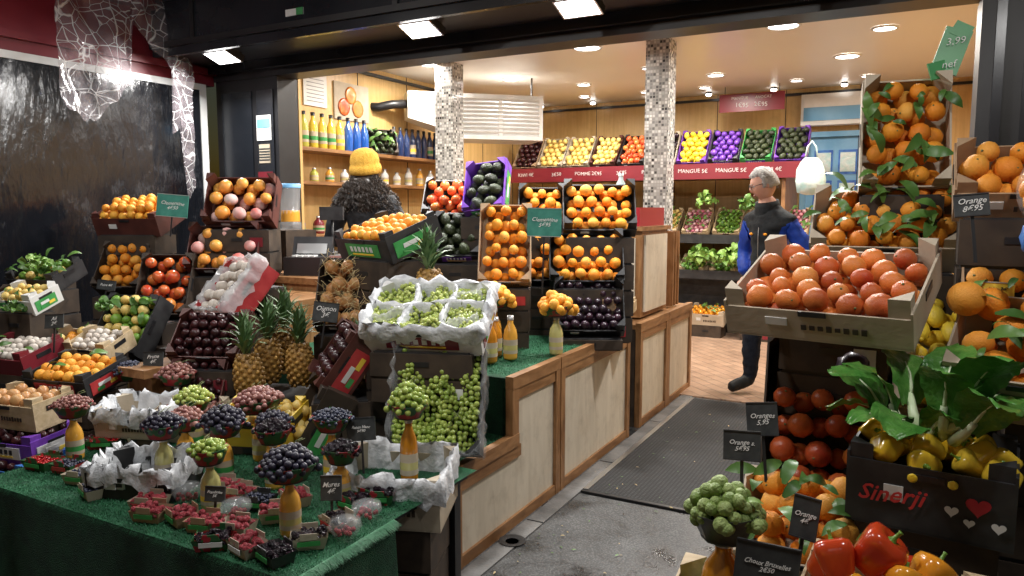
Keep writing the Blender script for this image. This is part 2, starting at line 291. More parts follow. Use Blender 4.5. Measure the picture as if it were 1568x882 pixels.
def heap(mb,kind,c,R,H,r,n,T=None,ry=None):
    ry=ry or R
    for i in range(n):
        t=math.sqrt((i+.5)/n); a=i*2.39996; x=t*R*math.cos(a); y=t*ry*math.sin(a)
        z=H*(1-t*t)
        p=(c[0]+x+random.uniform(-.35,.35)*r,c[1]+y+random.uniform(-.35,.35)*r,c[2]+z+random.uniform(-.4,.5)*r)
        put(mb,kind,p,r,T)
def stack(c,w,zb,zt,yaw,dy=.26,k="dkcard"):
    if zt-zb<.04: return
    mb=MB(); n=max(1,round((zt-zb)/.14)); h=(zt-zb)/n
    for i in range(n):
        j=random.uniform(-.008,.008)
        mb.box((j,0,zb+h*(i+.5)),(w,dy,h-.012),k)
        mb.box((j,0,zb+h*(i+.5)),(w*.93,dy*.93,h),"blackcard")
        mb.box((j,-dy/2-.001,zb+h*(i+.55)),(.07,.004,.02),"black")
        if random.random()<.4: mb.box((j+w*.3,-dy/2-.001,zb+h*(i+.45)),(w*.2,.004,h*.4),random.choice(["card","redlab","bord","white"]))
    mb.obj("stacked_cartons",TR((c[0],c[1],0),yaw+random.uniform(-3,3)))
def crate(name,c,w,d,h,yaw,tilt,wall,kind,r,roll=0,mound=False,leaves=0,liner=None,fill=1,stand=None,label=None,T=None,inner=None,mix=None,post=.02,dyoff=0,heapk=None):
    mb=MB(); t=.006; inner=inner or wall
    mb.box((0,0,-h),(w,d,t),inner)
    for sx in(-1,1):
        mb.box((sx*(w/2-t/2),0,-h/2),(t,d,h),wall)
        for sy in(-1,1):
            V=np.array([[0,0,-h],[.05,0,-h],[0,.05,-h],[0,0,post],[.05,0,post],[0,.05,post]])*np.array([-sx,-sy,1])+np.array([sx*(w/2-t),sy*(d/2-t),0])
            mb.add((V,[[0,1,2],[3,4,5],[0,1,4,3],[1,2,5,4],[2,0,3,5]]),wall,smooth=False)
    for sy in(-1,1): mb.box((0,sy*(d/2-t/2),-h/2-.008),(w-2*t,t,h-.016),wall)
    for sx in(-1,1): mb.box((sx*(w/2+.0008),0,-h*.3),(.003,.08,.022),"black")
    if label:
        mb.box((0,-d/2-.001,-h*.55),(w*.62,.004,h*.5),label)
        for q in range(6): mb.box((-w*.2+q*w*.075,-d/2-.004,-h*.5),(w*.045*random.uniform(.7,1),.002,h*.2),"white" if label!="white" else "black")
        mb.box((0,-d/2-.004,-h*.7),(w*.4,.002,h*.06),"yellow")
        for sx in(-1,1):
            mb.box((sx*(w/2+.001),-d*.05,-h*.6),(.004,d*.7,h*.6),label); mb.box((sx*(w/2+.004),-d*.1,-h*.55),(.002,d*.28,h*.16),"white"); mb.box((sx*(w/2+.004),d*.12,-h*.7),(.002,d*.2,h*.16),"yellow"); mb.box((sx*(w/2+.004),-d*.2,-h*.75),(.002,d*.15,h*.16),"greenlab")
    else:
        mb.box((-w*.2,-d/2-.001,-h*.5),(w*.12,.004,h*.22),"white")
        if wall in("cardL","card","pale"):
            for q in range(8): mb.box((-w*.05+q*w*.045,-d/2-.001,-h*.62),(w*.028,.003,h*.16*random.uniform(.7,1.1)),"dkcard")
    mb.box((0,-d/2-.002,-h*.22),(.07,.004,.014),"black")
    if liner:
        n=14; V=[];F=[]; loop=[]
        for i in range(n): loop.append((-w/2+w*i/n,-d/2))
        for i in range(n): loop.append((w/2,-d/2+d*i/n))
        for i in range(n): loop.append((w/2-w*i/n,d/2))
        for i in range(n): loop.append((-w/2,d/2-d*i/n))
        m=len(loop)
        for lv,(sc,z) in enumerate([(1.06,-h*.45),(1.07,-.01),(1.03,.03),(.96,.02),(.9,-h*.4),(.8,-h*.75)]):
            for (x,y) in loop:
                j=random.uniform(-.012,.012); V.append([x*sc+j,y*sc+random.uniform(-.012,.012),z+random.uniform(-.018,.018)])
        for lv in range(5):
            for i in range(m): F.append([lv*m+i,lv*m+(i+1)%m,(lv+1)*m+(i+1)%m,(lv+1)*m+i])
        mb.add((np.array(V),F),liner)
    if kind and kind not in("loose",):
        for layer in ((0,1,2) if mound else (0,1)):
            ins=.01+ (r if layer==2 else 0)
            nx=max(1,int((w-2*ins)/(2*r))); ny=max(1,int((d-2*ins)/(1.85*r)))
            for j in range(ny):
                if (j+.5)/ny>fill: continue
                off=((j+layer)%2)*.5
                cnt=nx if off==0 else max(1,nx-1)
                for i in range(cnt):
                    if layer==2 and random.random()<.15: continue
                    if layer==1 and random.random()<.04 and T is None: continue
                    x=-w/2+ins+(w-2*ins)*(i+.5+ (off if cnt<nx else 0))/nx; y=-d/2+ins+(d-2*ins)*(j+.5)/ny
                    z=-r*.35-(1-layer)*1.45*r if layer<2 else -r*.35+1.35*r
                    kk=kind if not mix or random.random()>mix[1] else mix[0]
                    put(mb,kk,(x+random.uniform(-.18,.18)*r,y+random.uniform(-.18,.18)*r,z+random.uniform(-.25,.25)*r),r,T)
    if kind=="loose":
        amp=.06
        for L in(0,1):
            for x in np.arange(-w/2+.02,w/2-.015,r*1.7):
                for y in np.arange(-d/2+.02,d/2-.015,r*1.7):
                    q=noise.noise(Vector((x*13,y*9,3))); 
                    if L==1 and q<-.33: continue
                    put(mb,heapk,(x+random.uniform(-.6,.6)*r,y+random.uniform(-.6,.6)*r,-.022+L*r*1.2+amp*q+random.uniform(-.5,.5)*r),r,I2)
        for q in range(9):
            p=Vector((random.uniform(-w*.35,w*.35),random.uniform(-d*.35,d*.35),.012)); dd=Vector((random.uniform(-1,1),random.uniform(-1,1),.2)).normalized()*.03; mb.tube([p,p+dd,p+dd*2+Vector((0,0,-.01))],.0018,"calyx",5)
        if liner=="paper":
            def ridge(a,b,k="film"):
                VV=[];FF=[];nn=16
                for i in range(nn+1):
                    t=i/nn; x=a[0]+(b[0]-a[0])*t; y=a[1]+(b[1]-a[1])*t; ox,oy=(b[1]-a[1]),-(b[0]-a[0]); l=math.hypot(ox,oy); ox/=l;oy/=l; wv=.012*math.sin(t*7+a[0]*30)
                    for (o2,z) in((-.018,-.015),(-.007,.014),(.003,.022),(.010,.006),(.019,-.016)):
                        o3=o2+wv+random.uniform(-.004,.004); VV.append([x+ox*o3,y+oy*o3,z+random.uniform(-.009,.009)])
                for i in range(nn):
                    for j in range(4): q=i*5+j; FF.append([q,q+5,q+6,q+1])
                mb.add((np.array(VV),FF),k)
            for fx in(-.17,.17): ridge((w*fx,-d*.47),(w*(fx+random.uniform(-.04,.04)),d*.47),"paper")
            ridge((-w*.47,random.uniform(-.01,.01)),(w*.47,random.uniform(-.02,.02)),"paper")
            ridge((-w*.45,-d*.3),(-w*.2,-d*.1)); ridge((w*.1,d*.1),(w*.4,d*.35)); ridge((w*.2,-d*.4),(w*.45,-d*.2))
    for i in range(leaves):
        s=random.uniform(.04,.1); mb.add(LEAF,"leaf",(random.uniform(-w*.45,w*.45),random.uniform(-d*.45,d*.42),r*random.uniform(.5,1.1)+(r if mound else 0)),(s*1.2,s,s),rotm(random.uniform(-.6,.5),random.uniform(-.6,.6),random.uniform(0,6.28)))
    o=mb.obj(name,TR(c,yaw,tilt,roll))
    if stand is not None:
        tl=rad(tilt); low=c[2]-d/2*math.sin(tl)-h*math.cos(tl)
        fy=rad(yaw); f=lambda y:(c[0]-math.sin(fy)*y,c[1]+math.cos(fy)*y)
        if tilt>35:
            p=f(-d/2*math.cos(tl)+h*math.sin(tl)*.5+.06); stack(p,w*.92,stand,low,yaw,.24)
            p=f(h*math.sin(tl)+.09+dyoff); stack(p,w*.8,stand,c[2]-.02,yaw,.12)
        else:
            stack(f(0),w*.86,stand,low+.01,yaw,d*.8)
            if tilt>8: stack(f(d*.3),w*.7,stand,c[2]-h*.9,yaw,.08)
    return o
# left racks
crate("clementine_crate",(-4.60,3.20,1.46),.46,.32,.14,20,22,"brown","clem",.03,mound=True,stand=.3)
crate("pomelo_crate",(-3.78,3.35,1.52),.44,.32,.12,30,62,"brown","pomel",.045,stand=.3,mix=("wrap",.35),post=.05)
crate("pomelo_crate",(-3.80,3.22,1.22),.44,.30,.12,30,62,"brown","pomel",.045,stand=.3,mix=("wrap",.35),post=.05)
crate("pomegranate_crate",(-4.02,2.95,1.0),.32,.40,.1,30,62,"dkcard","apple",.042,stand=.3)
crate("orange_crate",(-4.52,3.02,1.1),.32,.34,.12,25,55,"dkcard","orange",.037,stand=.3)
crate("wrapped_fruit_crate",(-3.28,2.79,1.04),.42,.34,.14,-15,50,"redlab","garlic",.03,roll=-8,liner="film",stand=.3)
crate("mixed_fruit_crate",(-3.78,2.51,.83),.34,.36,.12,10,55,"blackcard","gold",.03,stand=.3,mix=("lime",.6),leaves=14)
crate("clementine_crate",(-3.42,2.02,.72),.36,.26,.1,12,14,"blackcard","clem",.028,stand=0,label="redlab",leaves=3)
crate("wooden_crate",(-3.40,1.78,.64),.34,.2,.12,10,5,"pale","onion",.03,fill=.9,stand=0)
crate("garlic_crate",(-3.86,2.0,.78),.34,.24,.1,10,15,"bord","garlic",.022,stand=0,leaves=4)
crate("pear_crate",(-4.28,2.23,.93),.36,.28,.1,15,40,"dkcard","gold",.036,stand=0,mix=("orange",.3))
crate("leek_crate",(-4.30,2.40,1.12),.34,.22,.09,12,25,"blackcard","lime",.03,stand=.3,leaves=22,mix=("gold",.5))
crate("mixed_fruit_crate",(-3.95,2.3,.72),.3,.3,.1,10,35,"cardL","gold",.03,stand=0,mix=("orange",.5),leaves=6)
crate("mushroom_crate",(-3.62,2.26,.80),.26,.2,.09,14,20,"pale","garlic",.024,stand=0,T=I1)
for i,(x,y,z,k) in enumerate([(-3.30,1.70,.40,"bluelab"),(-3.34,1.74,.50,"purple"),(-3.62,1.75,.45,"greenlab"),(-3.2,1.9,.42,"blackcard"),(-3.5,1.6,.3,"bluelab")]):
    crate("stacked_crate",(x,y,z),.34,.24,.1,8+i*4,4,k,"dkred" if i!=2 else "lime",.025,stand=0,T=I1,label="white" if i in(0,1) else None)
crate("small_plum_crate",(-2.95,2.40,.86),.36,.26,.1,22,48,"brown","dkred",.023,stand=.2)
crate("small_plum_crate",(-2.92,2.28,.63),.28,.26,.12,22,60,"brown","dkred",.02,stand=0)
crate("kiwi_crate",(-2.16,2.38,.84),.26,.28,.13,-48,55,"brown","dkred",.028,roll=10,stand=.3,label="redlab")
crate("banana_crate",(-2.20,2.24,.60),.24,.32,.14,-46,60,"dkcard","gold",.03,roll=10,stand=0,label="greenlab",fill=.5)
onc=crate("onion_crate",(-2.44,2.80,1.05),.3,.36,.1,28,60,"dkcard","onion",.04,stand=.5)
crate("clementine_crate",(-2.32,2.95,1.37),.46,.32,.13,-18,20,"blackcard","clem",.028,mound=False,stand=.6,label="greenlab")
crate("white_grape_crate",(-1.78,2.56,1.04),.50,.33,.12,18,28,"white","loose",.0105,liner="paper",heapk="ggrape",stand=.65,inner="white",label="bord")
crate("green_grape_crate",(-1.66,2.43,.69),.37,.44,.13,24,66,"blackcard","loose",.012,heapk="g2grape",stand=.42,inner="blackcard",liner="clear")
crate("lined_cardboard_crate",(-1.62,2.10,.52),.40,.30,.17,20,6,"cardL",None,.03,liner="paper",stand=0)
crate("apple_crate",(-2.60,3.98,1.54),.34,.3,.1,25,45,"blackcard","apple",.036,stand=.6)
crate("avocado_crate",(-2.27,3.85,1.60),.26,.34,.1,22,58,"purple","avoc",.036,roll=-12,stand=.6,label="greenlab")
crate("avocado_crate",(-2.38,3.72,1.31),.28,.3,.1,26,55,"blackcard","avoc",.036,stand=.6,label="purple")
crate("orange_crate",(-1.98,3.58,1.27),.29,.46,.1,25,66,"card","orange",.034,stand=.66,inner="card")
crate("orange_crate",(-2.03,4.15,1.46),.3,.3,.1,26,62,"blackcard","orange",.035,stand=.6,post=.05)
crate("orange_crate",(-2.00,4.04,1.17),.3,.32,.1,26,62,"blackcard","orange",.035,stand=.6,post=.05)
crate("orange_crate",(-1.64,4.12,1.47),.43,.31,.1,26,60,"blackcard","orange",.035,stand=.66,post=.06)
crate("orange_crate",(-1.66,3.98,1.18),.43,.31,.1,26,60,"blackcard","orange",.035,stand=.66,post=.06)
crate("plum_crate",(-1.60,3.88,.91),.40,.31,.1,26,60,"blackcard","plum",.026,stand=.66,post=.06)
# right racks
crate("blood_orange_crate",(-.19,2.20,1.27),.47,.38,.10,-10,22,"cardL","blood",.0345,post=.035)
stack((-.19,2.46),.3,.0,1.09,-4,.2)
crate("blood_orange_carton",(-.21,2.29,.86),.32,.50,.18,6,64,"dkcard","redor",.038,stand=.3,fill=.62,inner="dkcard")
crate("leafy_orange_crate",(-.04,2.95,1.72),.28,.4,.1,6,72,"cardL","orange",.038,leaves=26,stand=0,post=.05)
crate("leafy_orange_crate",(-.09,2.86,1.43),.46,.3,.12,3,40,"cardL","orange",.035,leaves=34,stand=0)
crate("orange_crate",(.27,2.60,1.58),.34,.26,.11,0,35,"card","orange",.037,stand=0)
crate("orange_crate",(.30,2.50,1.28),.34,.3,.11,0,35,"card","orange",.037,stand=0)
crate("lemon_crate",(.08,2.60,1.08),.26,.36,.12,5,48,"cardL","lemon",.033,stand=0)
crate("lemon_crate",(.10,2.42,.96),.26,.2,.12,0,40,"cardL","lemon",.033,stand=0)
crate("leafy_orange_crate",(.27,2.15,1.15),.34,.34,.14,-12,30,"cardL","orange",.043,leaves=18); stack((.33,2.24),.2,0,1.02,0,.22)
crate("leafy_orange_crate",(-.20,1.98,.66),.34,.3,.1,5,24,"cardL","orange",.037,leaves=24,mound=True,stand=0)
crate("lime_crate",(-.34,1.56,.60),.2,.24,.1,0,12,"pale","lime",.024,stand=0)
crate("avocado_crate",(.27,1.62,.62),.3,.3,.1,0,20,"pale","lime",.03,stand=0)
PX,PY,PZ=.07,1.99,.885
pc=crate("bell_pepper_crate",(PX,PY,PZ),.34,.24,.17,-6,3,"blackcard",None,.03,stand=0)
def heart(mb,c,s,k):
    V=[[0,0,0]]
    for i in range(24):
        t=i/24*6.283; V.append([16*math.sin(t)**3/17,0,(13*math.cos(t)-5*math.cos(2*t)-2*math.cos(3*t)-math.cos(4*t))/17])
    F=[[0,1+i,1+(i+1)%24] for i in range(24)]
    mb.add((np.array(V),F),k,c,s,smooth=False)
mb=MB(); heart(mb,(.10,-.1255,-.08),.026,"cabred"); heart(mb,(.05,-.1257,-.10),.015,"white"); heart(mb,(.085,-.1275,-.12),.012,"white"); heart(mb,(.14,-.1255,-.12),.015,"white")
for x in(-.03,.05): mb.add(I2,"lemon",(x,-.1245,-.04),(.011,.002,.011))
hd=mb.obj("heart_decals"); hd.parent=pc
def text(body,k,size,mw,parent=None,shear=.15,bold=0):
    cu=bpy.data.curves.new("txt","FONT"); cu.body=body; cu.size=size; cu.align_x='CENTER'; cu.align_y='CENTER'; cu.space_line=.95; cu.shear=shear; cu.resolution_u=2; cu.extrude=.0004; cu.offset=-size*.008+bold
    to=bpy.data.objects.new("txt",cu); C.objects.link(to); dg=bpy.context.evaluated_depsgraph_get(); me=bpy.data.meshes.new_from_object(to.evaluated_get(dg)); bpy.data.objects.remove(to)
    me.materials.clear(); me.materials.append(M[k])
    for v in me.vertices: v.co.y+=size*.06*math.sin(v.co.x/size*2.1)
    o=bpy.data.objects.new("lettering",me); C.objects.link(o)
    if parent: o.parent=parent; o.matrix_local=mw
    else: o.matrix_world=mw
    return o
TX=Matrix.Rotation(rad(90),4,'X')
text("Sinerji","red",.055,Matrix.Translation((-.075,-.1255,-.09))@TX,pc,.35,.0012)
def pepper(mb,p,k,s,R):
    s2=(s*random.uniform(.9,1.1),s*random.uniform(.85,1.05),s*random.uniform(.9,1.15))
    mb.lathe([(0.001,-.85),(.3,-.98),(.55,-.88),(.72,-.6),(.82,-.15),(.92,.25),(.96,.55),(.85,.82),(.55,.93),(.25,.84),(.001,.78)],k,p,24,R,.1,random.choice([3,4]),s2)
    mb.lathe([(.2,.82),(.16,.86),(.09,.98),(.08,1.25),(.11,1.32),(.001,1.32)],"lime",p,8,R,0,4,s2)
mb=MB()
for i in range(14):
    x=random.uniform(-.14,.14); y=random.uniform(-.09,.08); pepper(mb,(PX+x,PY+y,PZ-.01+random.uniform(-.02,.025)),"peppY",.036,rotm(random.uniform(.6,2.4),0,random.uniform(0,6.28)))
mb.obj("yellow_bell_peppers")
def choy(name,c,n,s,e0,e1,a0,a1):
    mb=MB()
    for i in range(n):
        a=a0+(a1-a0)*((i+.5)/n)+random.uniform(-.15,.15); e=random.uniform(e0,e1); R=rotm(e,random.uniform(-.4,.4),a); L=s*random.uniform(.75,1.15)
        cc=np.array(c)+rng.uniform(-.02,.02,3); d=R@np.array([0,1,0])
        mb.tube([tuple(cc),tuple(cc+d*L*.2),tuple(cc+(R@np.array([0,.42,.06]))*L)],[.015,.012,.008],"stem",7)
        mb.add(bigleaf(seed=i),"choy",tuple(cc+d*L*.3),(L*.75,L*.8,L*.55),R)
        mb.tube([tuple(cc+(R@np.array([0,.3+.16*q,(.38*math.sin(.2*q*2.4)-.35*(.2*q)**2)*.55+.012]))*L) for q in(0,1,2,3)],[.006,.005,.003,.0015],"stem",5)
    mb.obj(name)
choy("bok_choy",(.02,2.0,.90),8,.20,.1,1.0,.6,3.6)
choy("bok_choy",(.09,1.98,.92),9,.21,.3,1.2,2.6,6.6)
mb=MB()
for (x,y,z,k,s) in [(-.10,1.53,.77,"peppR",.042),(-.03,1.56,.79,"peppR",.048),(.02,1.52,.75,"peppO",.038),(.06,1.58,.75,"peppO",.04),(-.06,1.50,.72,"peppO",.038),(-.12,1.58,.73,"peppR",.04),(.0,1.45,.71,"peppR",.043),(.09,1.5,.70,"lime",.04),(-.1,1.46,.69,"peppO",.04),(.1,1.45,.68,"peppR",.04),(.04,1.62,.72,"peppR",.043)]:
    pepper(mb,(x,y,z-.01),k,s,rotm(random.uniform(-.7,.7),random.uniform(-.5,.5),random.uniform(0,6)))
mb.obj("red_bell_peppers")
crate("wooden_crate",(.0,1.54,.69),.34,.3,.12,-4,8,"pale",None,.03,stand=0)
# ---------------------------------------------------------------- bottles & baskets
def bottle(c,h,r,k,label=True,cap="cap",name="juice_bottle"):
    mb=MB(); mb.lathe([(.001,0),(r*.92,.0),(r,.01),(r,h*.55),(r*.85,h*.68),(r*.42,h*.82),(r*.38,h*.92)],k,seg=18)
    mb.lathe([(r*.46,h*.9),(r*.46,h),(.001,h)],cap,seg=14)
    if label: mb.lathe([(r*1.015,h*.14),(r*1.015,h*.46)],"cardL",seg=18); mb.lathe([(r*1.022,h*.22),(r*1.022,h*.33)],random.choice(["juiceG","greenlab","yellow"]),seg=18)
    return mb.obj(name,TR(c,random.uniform(0,360)))
def basket(c,R,kind,r,n,H=.05,hb=.05,bk="basketR",T=None,name="fruit_basket",leaves=0):
    mb=MB(); mb.lathe([(.001,0),(R*.62,0),(R*.98,hb),(R*1.0,hb+.003),(R*.93,hb),(R*.6,.01)],bk,seg=10)
    mb.lathe([(R*.62,-.001),(R*.66,hb*.08)],"blackcard",seg=10)
    heap(mb,kind,(0,0,hb-.2*r),R*.92,H,r,n,T)
    heap(mb,kind,(0,0,hb-1.3*r),R*.84,H,r,max(4,int(n*.7)),T)
    for i in range(max(3,n//8)):
        a=random.uniform(0,6.28); put(mb,kind,(R*1.02*math.cos(a),R*1.02*math.sin(a),hb-random.uniform(0,1.5)*r),r,T)
    if "grape" in kind:
        for q in range(3):
            a=random.uniform(0,6.28); p=Vector((.3*R*math.cos(a),.3*R*math.sin(a),hb+H)); mb.tube([p,p+Vector((.01,.0,.012)),p+Vector((.03,.01,.015))],.0013,"calyx",4)
    for i in range(leaves): mb.add(LEAF,"leafL",(random.uniform(-R,R)*.9,random.uniform(-R,R)*.9,hb+H*.4),.05,rotm(random.uniform(-.4,.4),random.uniform(-.4,.4),random.uniform(0,6.28)))
    return mb.obj(name,TR(c,random.uniform(0,90),random.uniform(-4,4)))
tz=.452
for (x,y,h,k,R,kind,r,n,H) in [(-1.64,1.60,.18,"juiceO",.09,"bgrape",.0125,70,.05),(-2.35,1.69,.18,"juiceG",.075,"bgrape",.011,60,.035),(-2.19,1.82,.18,"juiceO",.085,"bgrape",.0125,60,.05),
    (-2.60,2.02,.17,"juiceG",.075,"ggrape",.0115,50,.045),(-2.91,1.70,.18,"juiceO",.075,"rgrape",.009,80,.03),(-3.22,2.16,.2,"juiceG",.075,"blueb",.009,80,.035),(-2.94,2.20,.2,"juiceG",.085,"rgrape",.012,50,.045),
    (-2.25,2.05,.2,"juiceO",.1,"rgrape",.0125,70,.045),(-1.83,2.00,.2,"juiceO",.075,"blueb",.008,90,.025),(-1.58,2.13,.25,"honey",.075,"g2grape",.0125,50,.07),(-2.02,1.62,.16,"juiceG",.065,"g2grape",.011,45,.025),(-2.10,1.98,.15,"juiceO",.07,"bgrape",.011,50,.035),(-1.98,1.86,.17,"juiceO",.07,"blackb",.01,55,.03),(-2.48,1.88,.14,"juiceO",.07,"rgrape",.011,55,.035),(-1.70,1.90,.13,"juiceO",.065,"blackb",.01,50,.025)]:
    bottle((x,y,tz),h,.033,k); basket((x,y,tz+h-.004),R,kind,r,n,H,T=I2 if r>.0105 else I1,name="grape_basket" if "grape" in kind else "berry_basket")
def punnet(c,kind,r,n,yaw,big=1,name="berry_punnet"):
    mb=MB(); a,b,h=.055*big,.04*big,.038
    V=np.array([[-a*.8,-b*.8,0],[a*.8,-b*.8,0],[a*.8,b*.8,0],[-a*.8,b*.8,0],[-a,-b,h],[a,-b,h],[a,b,h],[-a,b,h]])
    k=random.choice(["cardL","card","cardL"]) if kind=="rasp" else random.choice(["basketK","basketR","cardL"])
    mb.add((V,[[0,1,2,3],[0,1,5,4],[1,2,6,5],[2,3,7,6],[3,0,4,7]]),k,smooth=False)
    for sx in(-1,1): mb.box((0,sx*(b+.001),h+.006),(a*.9,.002,.02),k); mb.box((0,sx*(b+.003),h-.014),(a*1.2,.002,.014),random.choice(["greenlab","redlab","white"]))
    for L in(0,1):
        for i in range(n):
            put(mb,kind,(random.uniform(-a,a)*.85,random.uniform(-b,b)*.85,h-.012+L*r*1.1*(1)+random.uniform(0,.6)*r),r,I2 if kind in("rasp","blackb") else I1)
    mb.obj(name,TR(c,yaw))
for (x,y,k) in [(-2.01,1.50,"rasp"),(-1.90,1.50,"rasp"),(-1.79,1.52,"rasp"),(-1.66,1.45,"rasp"),(-1.55,1.45,"blackb"),(-1.535,1.57,"blackb"),(-1.54,1.70,"blackb"),(-1.60,1.85,"blackb"),(-2.79,1.60,"blueb"),(-2.64,1.56,"blueb"),(-2.76,1.79,"blueb"),(-2.47,1.50,"blueb"),(-2.92,1.58,"rcurr"),(-2.95,1.85,"rcurr"),(-1.76,1.66,"rasp"),(-2.0,1.72,"rasp"),(-1.56,1.93,"blackb"),(-2.56,1.72,"rcurr"),(-2.9,1.95,"blueb"),(-1.89,1.70,"blueb"),(-1.80,1.78,"rasp"),(-2.1,1.74,"rasp"),(-2.62,1.85,"blueb"),(-2.12,1.47,"rasp"),(-1.78,1.43,"blackb"),(-2.2,1.52,"rasp")]:
    punnet((x,y,tz),k,{"rasp":.0095,"blackb":.0095,"blueb":.006,"rcurr":.0045}[k],{"rasp":20,"blackb":20,"blueb":50,"rcurr":80}[k],random.uniform(-25,45),1 if k!="rcurr" else 1.15)
crate("lined_grape_crate",(-2.36,1.62,.55),.32,.2,.09,20,4,"blackcard",None,.012,liner="paper")
crate("banana_box",(-2.35,2.15,.62),.32,.22,.12,20,10,"yellow","gold",.022,stand=.45)
crate("berry_box",(-2.75,2.1,.58),.3,.22,.1,20,10,"cardL","rgrape",.014,stand=.45,T=I1)
crate("lined_cardboard_crate",(-2.9,1.98,.60),.3,.2,.1,20,8,"cardL",None,.02,stand=.45,liner="paper",T=I1)
def clam(c,yaw):
    mb=MB(); mb.lathe([(.03,0),(.048,.035),(.052,.037),(.046,.06),(.02,.068),(.001,.068)],"clear",seg=12)
    for i in range(14): put(mb,"rasp",(random.uniform(-.026,.026),random.uniform(-.026,.026),random.uniform(.01,.03)),.009,I1)
    mb.obj("plastic_clamshell",TR(c,yaw))
clam((-1.5,1.79,tz),20); clam((-1.88,1.60,tz),20); clam((-2.14,1.62,tz),0); clam((-1.475,1.66,tz),9)
bottle((-.32,1.54,.56),.20,.045,"honey",label=False)
basket((-.32,1.54,.755),.075,"sprout",.0165,36,.055,hb=.06,name="brussels_sprout_basket",T=I2,leaves=3,bk="basketK")
bottle((-1.60,3.44,.70),.2,.036,"juiceG"); basket((-1.60,3.44,.90),.095,"clem",.027,18,.06,T=I2,name="clementine_basket")
bottle((-2.00,3.62,.70),.2,.036,"juiceO"); bottle((-1.92,3.36,.70),.235,.036,"juiceO"); basket((-1.92,3.36,.932),.095,"clem",.027,18,.06,T=I2,name="clementine_basket")
bottle((-1.80,3.10,.70),.22,.038,"honey"); bottle((-1.75,3.22,.70),.22,.036,"juiceO"); bottle((-1.86,3.26,.70),.2,.036,"honey")
def pineapple(c,s=1,yaw=0,tilt=0):
    mb=MB(); H=.2*s; R=.062*s
    mb.lathe([(.001,0),(R*.6,.004),(R*.93,H*.2),(R,H*.5),(R*.9,H*.82),(R*.45,H),(.001,H*1.01)],"pine",seg=16)
    n=110
    for i in range(n):
        t=(i+.5)/n; a=i*2.39996; rr=R*math.sin(math.pi*(t*.86+.08))**.35; z=H*t
        mb.add(I1,"pine",(rr*math.cos(a)*.97,rr*math.sin(a)*.97,z),(.011*s,.011*s,.012*s))
    for i in range(34):
        t=i/34; a=i*2.4; e=.35+t*1.15; mb.add(BLADE,"crown",(0.012*math.cos(a),.012*math.sin(a),H*.97+t*.03),(s*.16,.13*s*(1+.4*t),.08*s),rotm(e,0,a))
    mb.obj("pineapple",TR(c,yaw,tilt))
for c,s in [((-2.64,2.36,.58),1.05),((-2.70,2.52,.62),1.05),((-2.72,2.66,.64),1.1),((-2.12,2.74,.58),1.0),((-2.22,2.6,.54),1.05),((-1.98,2.86,.95),1.1),((-2.52,2.55,.62),1),((-2.0,2.66,.6),1)]:
    pineapple(c,s,random.uniform(0,360),random.uniform(-6,6))
stack((-2.66,2.52),.34,0,.575,20,.36); stack((-2.12,2.68),.34,0,.535,20,.3); stack((-1.98,2.9),.2,.6,.945,20,.2)
mb=MB()
for i in range(150):
    p=Vector((random.uniform(-.13,.13),random.uniform(-.16,.16),.03+random.uniform(0,.02))); d=Vector((random.uniform(-1,1),random.uniform(-1,1),random.uniform(-.3,.2))).normalized()*.035
    mb.tube([p,p+d+Vector((0,0,.006)),p+d*2],.0011,"straw",3)
st=mb.obj("straw"); st.parent=onc
# ---------------------------------------------------------------- tables, counters
mb=MB()
def clothtop(mb,x0,x1,y0,y1,z,k,n=24):
    V=[];F=[]
    for i in range(n+1):
        for j in range(n+1):
            x=x0+(x1-x0)*i/n;y=y0+(y1-y0)*j/n; V.append([x,y,z+.004*noise.noise((x*5,y*5,0))])
    for i in range(n):
        for j in range(n): a=i*(n+1)+j; F.append([a,a+n+1,a+n+2,a+1])
    mb.add((np.array(V),F),k)
def drape(mb,p0,p1,z0,z1,k,amp=.012,n=60):
    p0=Vector(p0);p1=Vector(p1);d=(p1-p0);nrm=Vector((d.y,-d.x)).normalized();V=[];F=[]
    for i in range(n+1):
        for j in range(7):
            t=i/n; s=j/6; o=amp*s*(1+math.sin(t*d.length*14+math.sin(t*9)*2)); p=p0+d*t+nrm*(o+.004); V.append([p.x,p.y,z0+(z1-z0)*s])
    for i in range(n):
        for j in range(6): a=i*7+j; F.append([a,a+7,a+8,a+1])
    mb.add((np.array(V),F),k)
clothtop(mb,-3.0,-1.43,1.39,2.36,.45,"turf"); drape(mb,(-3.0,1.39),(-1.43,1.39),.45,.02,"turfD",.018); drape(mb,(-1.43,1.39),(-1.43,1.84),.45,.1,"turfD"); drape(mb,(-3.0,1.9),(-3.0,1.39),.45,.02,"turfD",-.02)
for x in(-2.9,-1.5):
    for y in(1.45,2.3): mb.b2(x-.02,x+.02,y-.02,y+.02,0,.44,"black")
mb.b2(-2.95,-1.46,1.42,2.34,.42,.445,"black")
mb.obj("green_turf_table")
